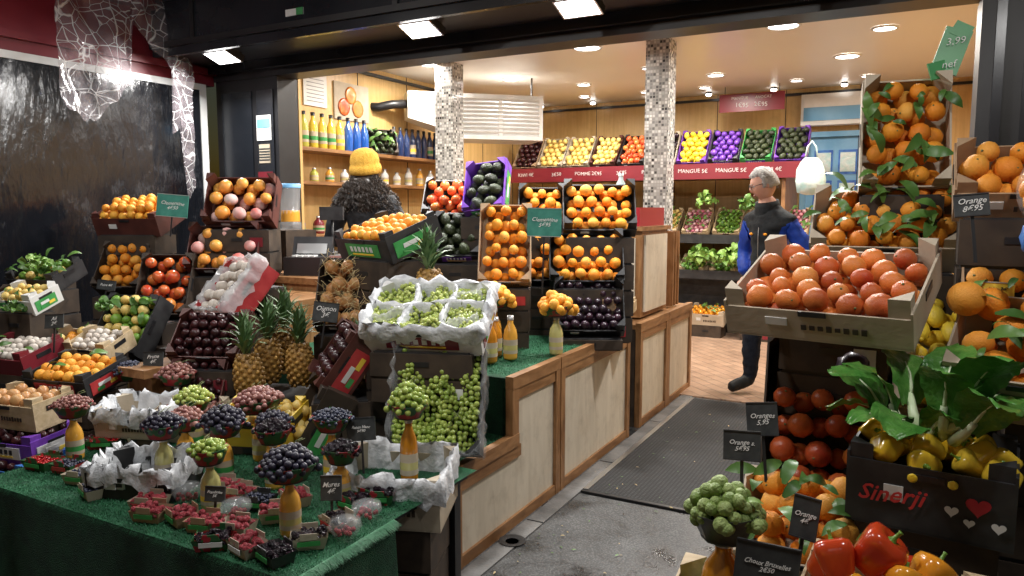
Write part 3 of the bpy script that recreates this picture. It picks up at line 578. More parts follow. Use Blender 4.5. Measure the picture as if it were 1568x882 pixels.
def blades(name,regions,edges=()):
    V=[];F=[]
    for (x0,x1,y0,y1,z,cnt) in regions:
        for i in range(cnt):
            x=random.uniform(x0,x1);y=random.uniform(y0,y1);a=random.uniform(0,6.28);h=random.uniform(.003,.009);w=.0016
            dx,dy=math.cos(a)*w,math.sin(a)*w;lx,ly=random.uniform(-.006,.006),random.uniform(-.006,.006)
            k=len(V);V+=[[x-dx,y-dy,z],[x+dx,y+dy,z],[x+lx,y+ly,z+h]];F.append([k,k+1,k+2])
    for (p0,p1,z,cnt,ox,oy) in edges:
        for i in range(cnt):
            t=random.random();x=p0[0]+(p1[0]-p0[0])*t;y=p0[1]+(p1[1]-p0[1])*t;w=.0013;L=random.uniform(.01,.035)
            k=len(V);V+=[[x-oy*w,y-ox*w,z],[x+oy*w,y+ox*w,z],[x+ox*L+random.uniform(-.008,.008),y+oy*L+random.uniform(-.008,.008),z-L*.6+random.uniform(-.006,.006)]];F.append([k,k+1,k+2])
    mb=MB();mb.add((np.array(V,dtype=float),F),"turfb",smooth=False);mb.obj(name)
blades("artificial_grass",[(-3.0,-1.43,1.39,2.2,.452,28000),(-2.6,-1.54,2.9,3.9,.695,14000),(-1.9,-1.54,2.4,2.88,.42,3000)],[((-1.43,1.39),(-1.43,1.84),.452,2200,1,0),((-3.0,1.39),(-1.43,1.39),.452,1500,0,-.3)])
def counter(name,Y0,Y1,step=None,X=-1.54,ztop=.69,xb=-3.0,turf=True):
    mb=MB(); mb.b2(xb,X-.03,Y0+.01,Y1-.01,.03,(step[1] if step else ztop)-.04,"dkcard")
    if step: mb.b2(xb,X-.03,step[0]+.01,Y1-.012,(step[1]-.05),ztop-.04,"dkcard")
    z1=step[1] if step else ztop
    pw=.05
    ys=step[0] if step else Y0
    if step: mb.b2(X-.03,X-.012,Y0+pw,ys+.0001,.05,z1-.03,"ply")
    mb.b2(X-.03,X-.012,ys+.0002,Y1-pw,.05,ztop-.03,"ply")
    mb.b2(X-.032,X+.004,Y0,Y0+pw,0,z1-.045,"woodV"); mb.b2(X-.032,X+.004,Y1-pw,Y1,0,ztop-.045,"woodV")
    mb.b2(X-.03,X+.001,Y0+pw,Y1-pw,0,.05,"woodF")
    if step:
        mb.b2(X-.032,X+.006,Y0-.02,step[0]+.03,z1-.045,z1+.012,"woodF")
        mb.b2(X-.033,X+.003,step[0]-.03,step[0]+.03,z1+.0125,ztop-.046,"woodV")
        mb.b2(X-.034,X+.006,step[0]-.03,Y1+.0,ztop-.045,ztop+.012,"woodF")
        mb.b2(X-.029,X-.001,Y0+pw,step[0]+.06,z1-.1,z1-.046,"woodF")
        mb.b2(X-.029,X-.001,step[0]+.031,Y1-pw,ztop-.1,ztop-.046,"woodF")
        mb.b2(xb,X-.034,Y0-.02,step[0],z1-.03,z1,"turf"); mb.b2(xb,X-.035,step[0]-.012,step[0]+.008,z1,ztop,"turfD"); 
        mb.b2(xb,X-.036,step[0]+.009,Y1,ztop-.03,ztop,"turf")
        mb.b2(xb,X-.03,Y0-.025,Y0,.0,z1-.04,"dkcard")
    else:
        mb.b2(X-.034,X+.006,Y0,Y1,ztop-.045,ztop+.012,"woodF"); mb.b2(X-.029,X-.001,Y0+pw,Y1-pw,ztop-.1,ztop-.046,"woodF")
        mb.b2(xb,X-.036,Y0+.001,Y1-.001,ztop-.03,ztop,"turf" if turf else "woodF")
        mb.b2(xb,X-.036,Y0-.002,Y0+.008,.0,ztop-.031,"dkcard")
    mb.obj(name)
counter("stepped_wooden_counter",2.37,3.36,(2.88,.42)); counter("wooden_counter",3.37,4.42)
counter("wooden_counter",4.62,5.25,turf=False,xb=-2.3); counter("wooden_counter",5.255,5.9,turf=False,xb=-2.3)
mb=MB(); mb.b2(-2.0,-1.62,4.85,5.45,.705,1.30,"woodV"); mb.b2(-1.62,-1.605,4.9,5.4,.74,1.27,"ply"); mb.b2(-2.02,-1.6,4.83,5.47,1.301,1.33,"woodF"); mb.b2(-2.0,-1.64,4.86,5.42,1.331,1.46,"cabred")
mb.b2(-1.98,-1.66,4.835,4.848,.75,1.25,"ply"); mb.obj("wooden_cabinet")
crate("wooden_tray",(-1.72,4.62,.82),.22,.3,.07,5,8,"pale","onion",.03,stand=.7)
for y in(5.55,5.62,5.7): 
    mb=MB(); mb.b2(-1.72,-1.6,y,y+.02,.705,1.28,"woodV"); mb.obj("leaning_board")
bottle((-1.83,5.0,1.46),.24,.04,"tealbag",label=False,name="soap_bottle")
mb=MB(); mb.b2(-4.9,-2.62,2.55,2.6,0,.28,"woodV"); mb.b2(-4.9,-3.05,2.3,3.4,.0,.3,"dkcard"); 
mb.b2(-3.2,-3.04,2.14,2.9,.3,.68,"woodV"); mb.b2(-4.9,-3.2,2.6,3.3,.3,.69,"dkcard"); mb.b2(-3.22,-3.03,2.1,2.95,.681,.72,"woodF"); mb.b2(-3.2,-3.0,2.95,3.45,.3,.9,"woodV"); mb.b2(-3.5,-3.0,2.96,3.5,.9,.94,"woodF")
mb.obj("wooden_display_bench")
mb=MB(); mb.b2(-3.9,-2.7,3.45,4.0,.0,.98,"woodV"); mb.b2(-3.92,-2.68,3.43,4.02,.981,1.02,"woodF")
mb.obj("cashier_counter")
mb=MB(); mb.box((0,0,.06),(.3,.32,.12),"black"); mb.box((0,-.02,.17),(.26,.02,.16),"blackcard",rotm(-.4)); mb.box((0,-.035,.17),(.2,.004,.07),"metal",rotm(-.4)); mb.box((.0,.1,.13),(.28,.2,.02),"metal"); mb.tube([(.1,.1,.12),(.1,.1,.36)],.01,"black"); mb.box((.1,.09,.4),(.16,.03,.09),"blackcard")
for i in range(4):
    for j in range(3): mb.box((-.09+i*.04,-.12+j*.03,.125),(.028,.02,.01),"white")
mb.obj("cash_register",TR((-3.50,3.7,1.02),25))
mb=MB(); mb.box((0,0,.05),(.24,.26,.1),"metal"); mb.box((0,0,.13),(.3,.3,.012),"metal"); mb.box((0,-.12,.2),(.2,.02,.1),"blackcard"); mb.obj("weighing_scale",TR((-3.15,3.75,1.02),20))
mb=MB(); mb.lathe([(.001,0),(.08,0),(.08,.05),(.065,.06),(.075,.3),(.07,.31),(.001,.31)],"clear",seg=16); mb.lathe([(.07,.06),(.068,.14)],"juiceO",seg=14); mb.lathe([(.078,.3),(.078,.33),(.001,.33)],"bluep",seg=14);mb.obj("juice_dispenser",TR((-3.95,3.95,1.3)))
mb=MB(); mb.b2(-4.2,-3.85,3.8,4.1,0,1.3,"dkcard"); mb.obj("storage_cabinet")
def blob(name,c,sc,k,seed=0,amp=.25,T=I3):
    V=T[0].copy(); 
    for i,v in enumerate(V): V[i]=v*(1+amp*noise.noise(Vector(v)*2.2+Vector((seed,0,0)))+.08*amp*4*noise.noise(Vector(v)*8))
    mb=MB(); mb.add((V,T[1]),k,(0,0,0),sc); return mb.obj(name,TR(c,seed*40))
mb=MB()
for i in range(16): put(mb,"orange",tuple(rng.normal(size=3)*np.array([.035,.035,.04])),.034)
mb.add(I3,"clear",(0,0,0),(.095,.09,.11)); mb.obj("net_bag_of_oranges",TR((.32,2.28,1.50)))
blob("snack_bag",(.28,2.26,1.38),(.1,.04,.05),"bluelab",2)
mb=MB(); nn=20;V=[];F=[]
for j,(s,z) in enumerate([(.3,-.17),(.9,-.15),(1.05,-.05),(.95,.05),(.7,.11),(.45,.15)]):
    for i in range(nn):
        a=6.283*i/nn; q=1+.22*noise.noise(Vector((math.cos(a)*2,math.sin(a)*2,z*20))); V.append([.12*s*q*math.cos(a),.045*s*q*math.sin(a),z])
for j in range(5):
    for i in range(nn): F.append([j*nn+i,j*nn+(i+1)%nn,(j+1)*nn+(i+1)%nn,(j+1)*nn+i])
mb.add((np.array(V),F),"tealbag"); mb.tube([(-.05,0,.14),(-.035,0,.24),(0,0,.29),(.035,0,.24),(.05,0,.14)],.008,"tealbag",6); mb.obj("carrier_bag",TR((-.80,6.9,1.74),20))
blob("large_pomelo",(.13,2.22,1.22),(.045,.045,.045),"orange",4,.02); blob("dark_wrapped_fruit",(-.13,2.27,1.0),(.045,.045,.045),"plum",5,.2)
# ---------------------------------------------------------------- signs
def sign(name,c,w,h,body,yaw=20,tilt=-12,k="chalk",tk="chalkW",ts=None,stake=.12):
    mb=MB(); mb.box((0,0,0),(w,.006,h),k); mb.box((0,.004,-h/2-stake/2),(.008,.004,stake),"black")
    for s in(-1,1): mb.box((0,-.004,s*(h/2-.002)),(w,.002,.003),"cap" if k!="chalk" else "blackcard")
    o=mb.obj(name,TR(c,yaw,tilt,random.uniform(-6,6))); n=max(len(q) for q in body.split("\n"))
    text(body,tk,ts or min(h*.36,w*1.6/n),Matrix.Translation((0,-.0045,0))@TX,o,.35,.0003); return o
sign("price_sign",(-4.01,3.03,1.47),.19,.14,"Clementine\n4€50",30,-5,"chalkG")
sign("price_sign",(-1.70,3.50,1.38),.18,.15,"Clementine\n5€95",28,-5,"chalkG",stake=.3)
sign("price_sign",(-.33,2.02,.89),.08,.09,"Oranges\n5,95",10); sign("price_sign",(-.35,1.86,.86),.09,.075,"Orange s.\n5€95",5); sign("price_sign",(-.17,1.62,.80),.055,.09,"Orange\n4€",-10)
sign("price_sign",(-.22,1.46,.75),.12,.09,"Choux Bruxelles\n2€50",8); sign("price_sign",(-1.76,2.08,.64),.11,.085,"Raisin blanc\n9€90",22); sign("price_sign",(-1.60,1.74,.56),.07,.08,"Mures\n4€",20)
sign("price_sign",(.13,2.26,1.46),.08,.06,"Orange\n8€95",5); sign("price_sign",(-2.35,2.55,.98),.12,.09,"Oignon\n3€",22); sign("price_sign",(-4.2,2.7,1.0),.12,.06,"Poire 4€",20); sign("price_sign",(-3.3,2.3,.62),.1,.08,"Prune\n6€",20); sign("price_sign",(-1.95,1.58,.53),.07,.05,"Framboise\n5€",20)
sign("price_sign",(.2,2.3,1.24),.08,.04,"1 kg 3€",5,k="yellow",tk="chalk"); sign("price_sign",(-2.5,1.9,.6),.08,.06,"Cassis\n5€",20); sign("price_sign",(-3.7,2.1,.9),.1,.07,"Ail\n2€",20); sign("price_sign",(-3.1,2.2,.75),.1,.07,"Prune\n4€",20)
mb=MB(); mb.box((0,0,0),(.085,.008,.16),"green",rotm(0,rad(18),0)); mb.box((-.035,-.003,-.065),(.07,.008,.06),"green",rotm(0,rad(-15),.2)); mb.box((.03,-.002,.07),(.06,.008,.05),"green",rotm(0,rad(30),0)); s=mb.obj("green_price_sign",TR((.085,3.02,1.99),10,-10)); text("nef","chalkW",.035,Matrix.Translation((-.01,-.012,-.05))@TX,s); text("3,99","chalkW",.035,Matrix.Translation((.01,-.012,.03))@TX,s)
# ---------------------------------------------------------------- building
mb=MB(); mb.b2(-60,60,-60,60,-.1,0,"asphalt"); g=mb.obj("ground")
mb=MB(); mb.b2(-4.86,.6,5.6,9.4,.001,.012,"tile"); mb.obj("tiled_shop_floor")
mb=MB(); mb.b2(-1.40,.2,3.41,5.52,.004,.014,"matr"); mb.b2(-1.43,-1.40,3.41,5.52,.004,.02,"metal"); mb.b2(-1.43,.2,3.385,3.409,.004,.017,"black"); mb.obj("entrance_mat")
mb=MB(); 
for i,y in enumerate(np.arange(.2,5.5,.92)): mb.b2(-1.52,-1.435,y,y+.908,.0,.009,"stone")
mb.obj("stone_edging")
mb=MB()
for i,(x0,x1,y0,y1) in enumerate([(-1.425,-.6,1.0,2.15),(-1.425,-.6,2.165,3.37),(-.585,.4,1.0,3.37),(-1.425,.4,.1,.985)]): mb.b2(x0,x1,y0,y1,-.01,.007,"asphalt")
mb.obj("pavement_slabs")
mb=MB(); mb.lathe([(.0,.0),(.03,.0),(.04,.004),(.06,.004)],"black"); mb.obj("drain",TR((-1.47,2.72,.009)))
mb=MB()
for i in range(150):
    x=-1.4+abs(random.gauss(0,.3)); y=random.uniform(1.2,5.2); s=random.uniform(.006,.022)
    mb.add(LEAF,random.choice(["straw","leaf","dkcard","leaf"]),(x,y,.012+(.006 if y>3.38 else 0)),(s,s,s*.4),rotm(random.uniform(-.2,.2),random.uniform(-.3,.3),random.uniform(0,6.28)))
mb.obj("floor_litter")
shop=bpy.data.objects.new("fruit_shop",None); C.objects.link(shop)
def part(name,f):
    mb=MB(); f(mb); mb.obj(name,parent=shop)
def wallsf(mb):
    mb.b2(-4.96,-4.86,4.5,9.4,0,2.95,"wallwood"); 
    mb.b2(-4.96,-1.15,9.4,9.5,0,2.95,"wallwood"); mb.b2(-1.15,-.5,9.4,9.5,2.3,2.95,"wallwood"); mb.b2(-.5,.7,9.4,9.5,0,2.95,"wallwood")
    mb.b2(.6,.7,4.5,9.4,0,2.95,"wallwood")
    for y in np.arange(5,9.4,.8): mb.b2(-4.86,-4.855,y,y+.008,0,2.85,"dkcard")
    for x in np.arange(-4.6,.5,.8): mb.b2(x,x+.008,9.395,9.4,0,2.85,"dkcard")
    mb.b2(-4.85,.59,9.37,9.39,2.77,2.80,"black"); mb.b2(-4.855,-4.83,4.5,9.36,2.77,2.80,"black")
part("walls",wallsf)
def doorf(mb):
    mb.b2(-1.149,-.501,9.43,9.46,0,2.299,"bluep"); mb.b2(-1.2,-1.14,9.36,9.43,0,2.35,"bluep"); mb.b2(-.51,-.45,9.36,9.43,0,2.35,"bluep"); mb.b2(-1.139,-.511,9.36,9.43,2.28,2.34,"bluep")
    for z in(1.15,1.5,1.85):
        for x in(-1.06,-.8): mb.b2(x,x+.2,9.42,9.429,z,z+.28,"bluelab"); mb.b2(x+.02,x+.18,9.41,9.419,z+.03,z+.25,"tealbag")
    mb.add(I1,"metal",(-.58,9.4,1.05),.025)
part("back_door",doorf)
part("ceiling",lambda mb:mb.b2(-4.96,.7,4.5,9.5,2.85,2.95,"ceil"))
def fac(mb):
    mb.b2(-5.2,-4.5,4.4,4.62,0,2.5,"black"); mb.b2(-4.72,-4.54,4.385,4.4,.1,2.4,"fascia"); mb.b2(-5.12,-4.78,4.385,4.4,.1,2.4,"fascia")
    mb.b2(.24,1.4,4.3,4.7,0,2.5,"black"); mb.b2(.30,.34,4.28,4.3,0,2.5,"fascia"); mb.b2(.42,1.2,4.285,4.3,.1,2.4,"fascia")
    mb.b2(-5.2,1.4,4.38,4.5,2.5,2.7,"black"); mb.b2(-5.2,1.4,3.86,4.38,2.62,2.66,"black")
    mb.b2(-5.2,1.4,3.82,3.86,2.60,3.6,"fascia"); mb.b2(-5.2,1.4,3.79,3.82,2.66,2.70,"black"); mb.b2(-5.2,1.4,3.80,3.82,3.0,3.03,"black")
    for x in(-4.75,-2.9,-1.1): mb.b2(x,x+.04,3.805,3.82,2.7,3.5,"black")
    mb.b2(-5.2,1.4,4.30,4.34,2.55,2.62,"fascia")
    mb.b2(-5.2,1.4,4.5,4.6,2.5,2.95,"black")
    mb.b2(-5.2,1.4,1.2,3.8,3.6,3.65,"bord")
part("facade",fac)
def side(mb):
    mb.b2(-5.3,-5.22,-1,4.4,2.47,3.6,"bord"); mb.b2(-5.26,-5.2,-1,4.3,2.42,2.47,"white"); mb.b2(-5.26,-5.2,4.24,4.3,.0,2.42,"white"); mb.b2(-5.25,-5.21,-1,4.24,0,2.42,"pvc")
    mb.b2(-5.21,-5.17,-1,4.4,2.55,2.6,"bord"); mb.b2(-5.22,-5.12,-1,4.4,2.95,3.05,"bord")
part("side_screen",side)
V=[];F=[];nx,nz=40,30
for i in range(nx+1):
    for j in range(nz+1):
        y=3.0+1.05*i/nx; t=i/nx; dep=.72+.12*math.sin(t*9)+.06*noise.noise((t*14,0,0))-(.35 if .5<t<.82 else 0)+ (.42 if t>.88 else 0); z=3.1-dep*1.25*j/nz
        V.append([-5.05+.08*noise.noise((y*4,z*3,1))+.02*noise.noise((y*14,z*10,1)),y,z+.02*noise.noise((y*9,z*9,4))])
for i in range(nx):
    for j in range(nz): a=i*(nz+1)+j; F.append([a,a+nz+1,a+nz+2,a+1])
mb=MB(); mb.add((np.array(V),F),"crackfilm"); mb.obj("hanging_plastic_film")
mb=MB(); mb.b2(-4.72,-4.56,4.378,4.384,2.0,2.2,"white"); mb.b2(-4.71,-4.57,4.374,4.3775,2.1,2.17,"bluep"); mb.b2(-4.7,-4.58,4.378,4.384,1.82,1.97,"cardL"); mb.b2(-4.72,-4.56,4.378,4.384,1.6,1.75,"bord"); o=mb.obj("door_stickers"); text("RUNGIS","chalkW",.035,Matrix.Translation((-4.64,4.376,1.68))@TX,o)
for i in range(5): 
    mb=MB(); mb.b2(-4.7,-4.58,4.375,4.377,1.84+i*.022,1.85+i*.022,"chalk"); mb.obj("sticker_print",None,o)
mb=MB(); mb.b2(-3.80,-3.64,3.812,3.818,2.74,2.785,"white"); mb.b2(-3.70,-3.64,3.808,3.811,2.74,2.785,"green"); mb.obj("fascia_sticker")
for x,y in((-1.93,6.2),(-4.05,6.2)):
    mb=MB(); mb.b2(x-.1,x+.1,y-.1,y+.1,0,2.85,"mosaic"); mb.obj("mosaic_column")
mb=MB(); mb.b2(-4.85,-4.58,4.63,7.3,1.95,1.98,"woodF"); mb.b2(-4.85,-4.55,4.63,7.3,1.66,1.69,"woodF"); mb.b2(-4.85,-4.5,4.63,7.3,1.2,1.23,"woodF"); mb.b2(-4.85,-4.58,5.7,5.73,1.2,1.95,"woodF"); mb.b2(-4.85,-4.1,5.4,9.0,.0,.9,"dkcard"); mb.b2(-4.85,-4.5,4.63,4.66,1.2,2.6,"wallwood"); mb.obj("wall_shelf")
for i in range(9): bottle((-4.67,4.74+i*.115,1.981),.31,.042,["botY","botGr","botY","botY","botY","botY","botB","botB","botB"][i],name="oil_bottle",cap="black",label=i<6)
for i in range(8): bottle((-4.69,6.15+i*.105,1.981),.3,.038,"botD",label=i%3==0,name="wine_bottle",cap="black")
for i in range(12): bottle((-4.7,4.8+i*.2,1.691),random.uniform(.12,.2),.04,random.choice(["juiceO","botGr","redlab","white","honey"]),name="preserve_jar")
for i in range(10): bottle((-4.7,4.8+i*.24,1.231),random.uniform(.15,.25),.05,random.choice(["juiceO","botGr","bluelab","white","bord"]),name="preserve_jar")
mb=MB(); mb.b2(-4.855,-4.845,5.05,5.35,2.38,2.68,"white"); 
for i in range(7): mb.b2(-4.845,-4.843,5.09,5.31,2.42+i*.033,2.425+i*.033,"black")
mb.obj("notice_poster")
mb=MB(); mb.b2(-4.855,-4.845,5.45,5.95,2.30,2.65,"cardL")
for y,z in((5.58,2.42),(5.78,2.42),(5.68,2.54)): mb.add(I2,"apple",(-4.84,y,z),(.006,.085,.085))
mb.obj("tomato_poster")
crate("leaning_crate",(-4.66,5.93,2.12),.3,.26,.08,60,70,"dkcard","avoc",.03,T=I1,leaves=14)
mb=MB(); mb.b2(-.46,.46,0,.5,-.26,.2,"acw"); mb.b2(-.46,.46,-.012,0,.16,.2,"white"); mb.b2(-.46,.46,-.012,0,-.26,-.22,"white")
for x in(-.46,-.02,.42): mb.b2(x,x+.04,-.014,0,-.22,.16,"white")
for i in range(9): mb.box((0,-.012,-.19+i*.042),(.84,.03,.006),"white",rotm(-.9))
mb.b2(-.44,.44,-.004,-.001,-.22,.16,"metal")
mb.add((np.array([[-.47,0,.2],[-.47,0,-.2],[-.95,.1,-.05],[-.95,.1,.22],[-.47,.5,.2],[-.47,.5,-.2],[-.95,.4,-.05],[-.95,.4,.22]]),[[0,1,2,3],[4,7,6,5],[0,3,7,4],[1,5,6,2],[3,2,6,7]]),"acw",smooth=False)
mb.tube([(-.9,.2,.1),(-1.1,.15,.08),(-1.25,.1,.04),(-1.45,.2,.06)],.045,"black",10)
for x in(-.4,.4): mb.tube([(x,.2,.2),(x,.2,.42)],.01,"black")
mb.obj("air_conditioner",Matrix.Translation((-3.84,6.85,2.43))@Matrix.Rotation(rad(44),4,'Z'))
mb=MB(); mb.b2(-4.6,-1.25,8.35,9.3,1.80,1.84,"woodF"); mb.b2(-4.6,-1.0,8.32,8.35,1.78,1.95,"bord")
mb.b2(-4.2,-.95,8.5,9.3,1.08,1.12,"woodF"); mb.b2(-4.2,-.95,8.47,8.5,1.06,1.16,"blackcard"); mb.b2(-4.2,-.95,8.4,9.3,.68,.72,"woodF"); mb.b2(-4.2,-.95,8.37,8.4,.66,.76,"blackcard"); mb.b2(-4.2,-1.25,8.7,9.3,0,.68,"blackcard")
mb.b2(-1.26,-1.22,8.4,9.36,0,1.84,"woodV"); mb.b2(-2.75,-2.7,8.5,9.36,0,1.8,"woodV")
bs=mb.obj("back_wall_shelving")
for i,x in enumerate(np.arange(-4.3,-1.1,.42)): text(random.choice(["1€95","POMME 2€95","3€50","KIWI 4€","MANGUE 5€","2€95"]),"chalkW",.06,Matrix.Translation((x,8.317,1.87))@TX,bs,0)
ks=["dkred","gold","gold","gold","apple","plum","lemon","purplep","avoc","avoc","purplep"]
for i,x in enumerate(np.linspace(-4.42,-1.2,10)):
    crate("display_crate",(x,8.62,2.17),.33,.46,.1,random.uniform(-3,3),52+random.uniform(-3,3),["card","cardL","cardL","brown","blackcard","cardL","purple","blackcard","greenlab","purple"][i],ks[i],.037,T=I2,label="purple" if i>6 else None,stand=1.84)
for i,x in enumerate(np.linspace(-4.0,-1.15,9)):
    crate("vegetable_crate",(x,8.66,1.32),.3,.4,.1,0,42,"pale",["radish","lime","peppR","radish","gold","radish","lime","radish","radish"][i],.026,T=I1,leaves=16,stand=1.12)
    crate("salad_crate",(x,8.55,.84),.3,.34,.1,0,25,"pale","lime",.035,T=I1,leaves=30,stand=.72)
for i,x in enumerate((-3.6,-2.6,-2.0,-1.45)): crate("carrot_crate",(x,8.4,.32),.4,.3,.15,0,12,["greenlab","bluelab","cardL","blackcard"][i],["orange","lime","peppO","orange"][i],.03,T=I1,leaves=18,stand=0)
def bush(name,c,R,n,k,s):
    mb=MB()
    for i in range(n):
        v=rng.normal(size=3); v/=np.linalg.norm(v); v[2]=abs(v[2]); p=np.array(c)+v*R*random.uniform(.4,1)
        mb.add(LEAFW,k,tuple(p),s*random.uniform(.6,1.2),rotm(random.uniform(-1,1.2),random.uniform(-1,1),random.uniform(0,6.28)))
    mb.obj(name)
for x in(-2.1,-1.7,-1.35): bush("lettuce",(x,8.35,.85),.16,60,"leafL",.11)
bush("radish_greens",(-1.6,8.4,1.45),.12,40,"leaf",.08); bush("radish_greens",(-2.05,8.4,1.5),.12,40,"leafL",.08)
bush("herb_bunch",(-4.22,2.33,1.13),.07,40,"leafL",.04); bush("herb_bunch",(-3.95,2.05,.94),.05,30,"leaf",.035); bush("herb_bunch",(-3.7,2.35,.92),.05,30,"leaf",.035)
crate("banana_crate",(-4.02,2.14,1.03),.26,.18,.09,12,20,"white","gold",.022,stand=.5,label="greenlab",leaves=5)
mb=MB(); mb.b2(-.36,.36,-.008,.008,-.1,.1,"bord"); mb.tube([(-.3,0,.1),(-.3,0,.19)],.004,"black");mb.tube([(.3,0,.1),(.3,0,.19)],.004,"black"); s=mb.obj("red_price_board",TR((-1.69,8.86,2.66),0)); text("MANGUE      AVOCAT","chalkW",.045,Matrix.Translation((0,-.012,.05))@TX,s,0); text("1€95   2€95","chalkW",.07,Matrix.Translation((0,-.012,-.03))@TX,s,0)
mb=MB(); mb.b2(-1.2,-.45,9.2,9.36,2.4,2.75,"white"); mb.b2(-1.17,-.48,9.19,9.199,2.45,2.62,"bluep"); mb.b2(-1.17,-.48,9.185,9.19,2.6,2.7,"white"); mb.obj("shutter_box")
# ---------------------------------------------------------------- lamps
def light(loc,power,size,col,direction=(0,0,-1),name="lamp_light",par=None,spread=170):
    l=bpy.data.lights.new(name,'AREA'); l.shape='DISK'; l.size=size; l.energy=power; l.color=col; l.spread=rad(spread)
    o=bpy.data.objects.new(name,l); C.objects.link(o); o.location=loc; o.rotation_euler=Vector(direction).to_track_quat('-Z','Y').to_euler()
def flood(c,power,dirv=(0,-.35,-1),mount=.1):
    d=Vector(dirv).normalized(); q=d.to_track_quat('-Z','Y').to_matrix().to_4x4()
    mb=MB(); mb.box((0,0,.03),(.25,.18,.05),"blackcard"); mb.box((0,0,.003),(.22,.15,.006),"lampE"); mb.box((0,0,.004),(.245,.175,.004),"cap")
    for i in range(6): mb.box((-.1+i*.04,0,.065),(.006,.15,.02),"blackcard")
    mb.tube([(0,0,.07),(0,0,.07+mount)],.012,"black")
    mb.obj("flood_lamp",Matrix.Translation(c)@q)
    light(Vector(c)+d*.02,power,.16,(1,.98,.95),d)
for x in(-4.60,-2.80,-1.72,-.45): flood((x,3.96,2.57),37,mount=.02)
mb=MB(); mb.tube([(-5.1,1.35,3.0),(1.3,1.35,3.0)],.03,"black",8)
for x in(-5.1,-2,1.3): mb.tube([(x,1.35,3.0),(x,1.35,3.62)],.02,"black",6)
mb.obj("added_lamp_rail")  # unseen rail, added only to carry the fill lamps below
for x,p in((-4.3,15),(-2.7,16),(-1.2,19),(.6,13)): flood((x,1.35,2.9),p,(0,.45,-1),.06)  # added fill lamps out of view, brightening the stall fronts from the street side
def down(c,p,r=.07):
    mb=MB(); mb.lathe([(r*1.25,0),(r*1.2,-.012),(r,-.014),(r,-.004)],"white",seg=20); mb.lathe([(.001,-.006),(r,-.006)],"lampW",seg=20); mb.obj("ceiling_downlight",TR(c))
    if p: light((c[0],c[1],c[2]-.02),p,r*2,(1,.94,.85))
for (x,y,p,r) in [(-2.57,6.13,44,.11),(-.95,6.12,40,.11),(-.27,6.58,22,.08),(-1.9,8.0,36,.08),(-.61,7.6,28,.1),(-4.21,6.1,28,.08),(-3.35,7.9,34,.07),(-3.9,7.19,24,.08),(-2.5,5.2,34,.1),(-3.8,5.1,30,.09),(-2.9,8.75,0,.06),(-2.2,8.75,0,.06),(-1.2,8.75,0,.06),(-.5,8.8,0,.06),(-3.7,8.75,0,.06),(-2.4,7.3,0,.06)]:
    down((x,y,2.849),p,r)
for x in np.arange(-4.5,-.3,.75): 
    mb=MB(); mb.add(I2,"lampW",(0,0,0),(.035,.035,.02)); mb.add(I1,"black",(0,.0,.02),(.04,.04,.02)); mb.obj("track_spot",TR((x,9.15,2.82)))
# ---------------------------------------------------------------- people
def skinbody(name,J,E,lab,mw,scaleY=None,root=0):
    names=list(J); me=bpy.data.meshes.new(name); me.from_pydata([J[n][:3] for n in names],[(names.index(a),names.index(b)) for a,b in E],[])
    o=bpy.data.objects.new(name+"_t",me); C.objects.link(o); sk=o.modifiers.new("s","SKIN"); sk.use_smooth_shade=True
    for i,n in enumerate(names):
        rr=J[n][3]; me.skin_vertices[0].data[i].radius=(rr,rr) if not isinstance(rr,tuple) else rr; me.skin_vertices[0].data[i].use_root=(i==root)
    ss=o.modifiers.new("u","SUBSURF"); ss.levels=3; ss.render_levels=3
    dg=bpy.context.evaluated_depsgraph_get(); m2=bpy.data.meshes.new_from_object(o.evaluated_get(dg)); bpy.data.objects.remove(o)
    if scaleY: 
        for v in m2.vertices:
            f=scaleY(v.co); v.co.y=v.co.y*f
            n=noise.noise(Vector((v.co.x*9,v.co.y*9,v.co.z*22)))*.011+noise.noise(v.co*34)*.003
            r=Vector((v.co.x,v.co.y,0)); 
            if r.length>1e-4: r.normalize(); v.co+=r*n
            if .9<v.co.z<1.40: 
                q=abs(math.sin(v.co.z*math.pi/.075))**.5; v.co+=r*(q-.7)*.008
    m2.materials.clear(); ks=[]
    for e in lab.values():
        if e not in ks: ks.append(e); m2.materials.append(M[e])
    P=[(Vector(J[a][:3]),Vector(J[b][:3]),lab.get((a,b))) for a,b in E]
    for p in m2.polygons:
        p.use_smooth=True; c=p.center; best=None;bd=9
        for a,b,l in P:
            d=b-a; t=max(0,min(1,(c-a).dot(d)/d.length_squared)); dd=(c-(a+d*t)).length
            if dd<bd: bd=dd;best=l
        p.material_index=ks.index(best)
    m2.name=name; o2=bpy.data.objects.new(name,m2); C.objects.link(o2); o2.matrix_world=mw; return o2
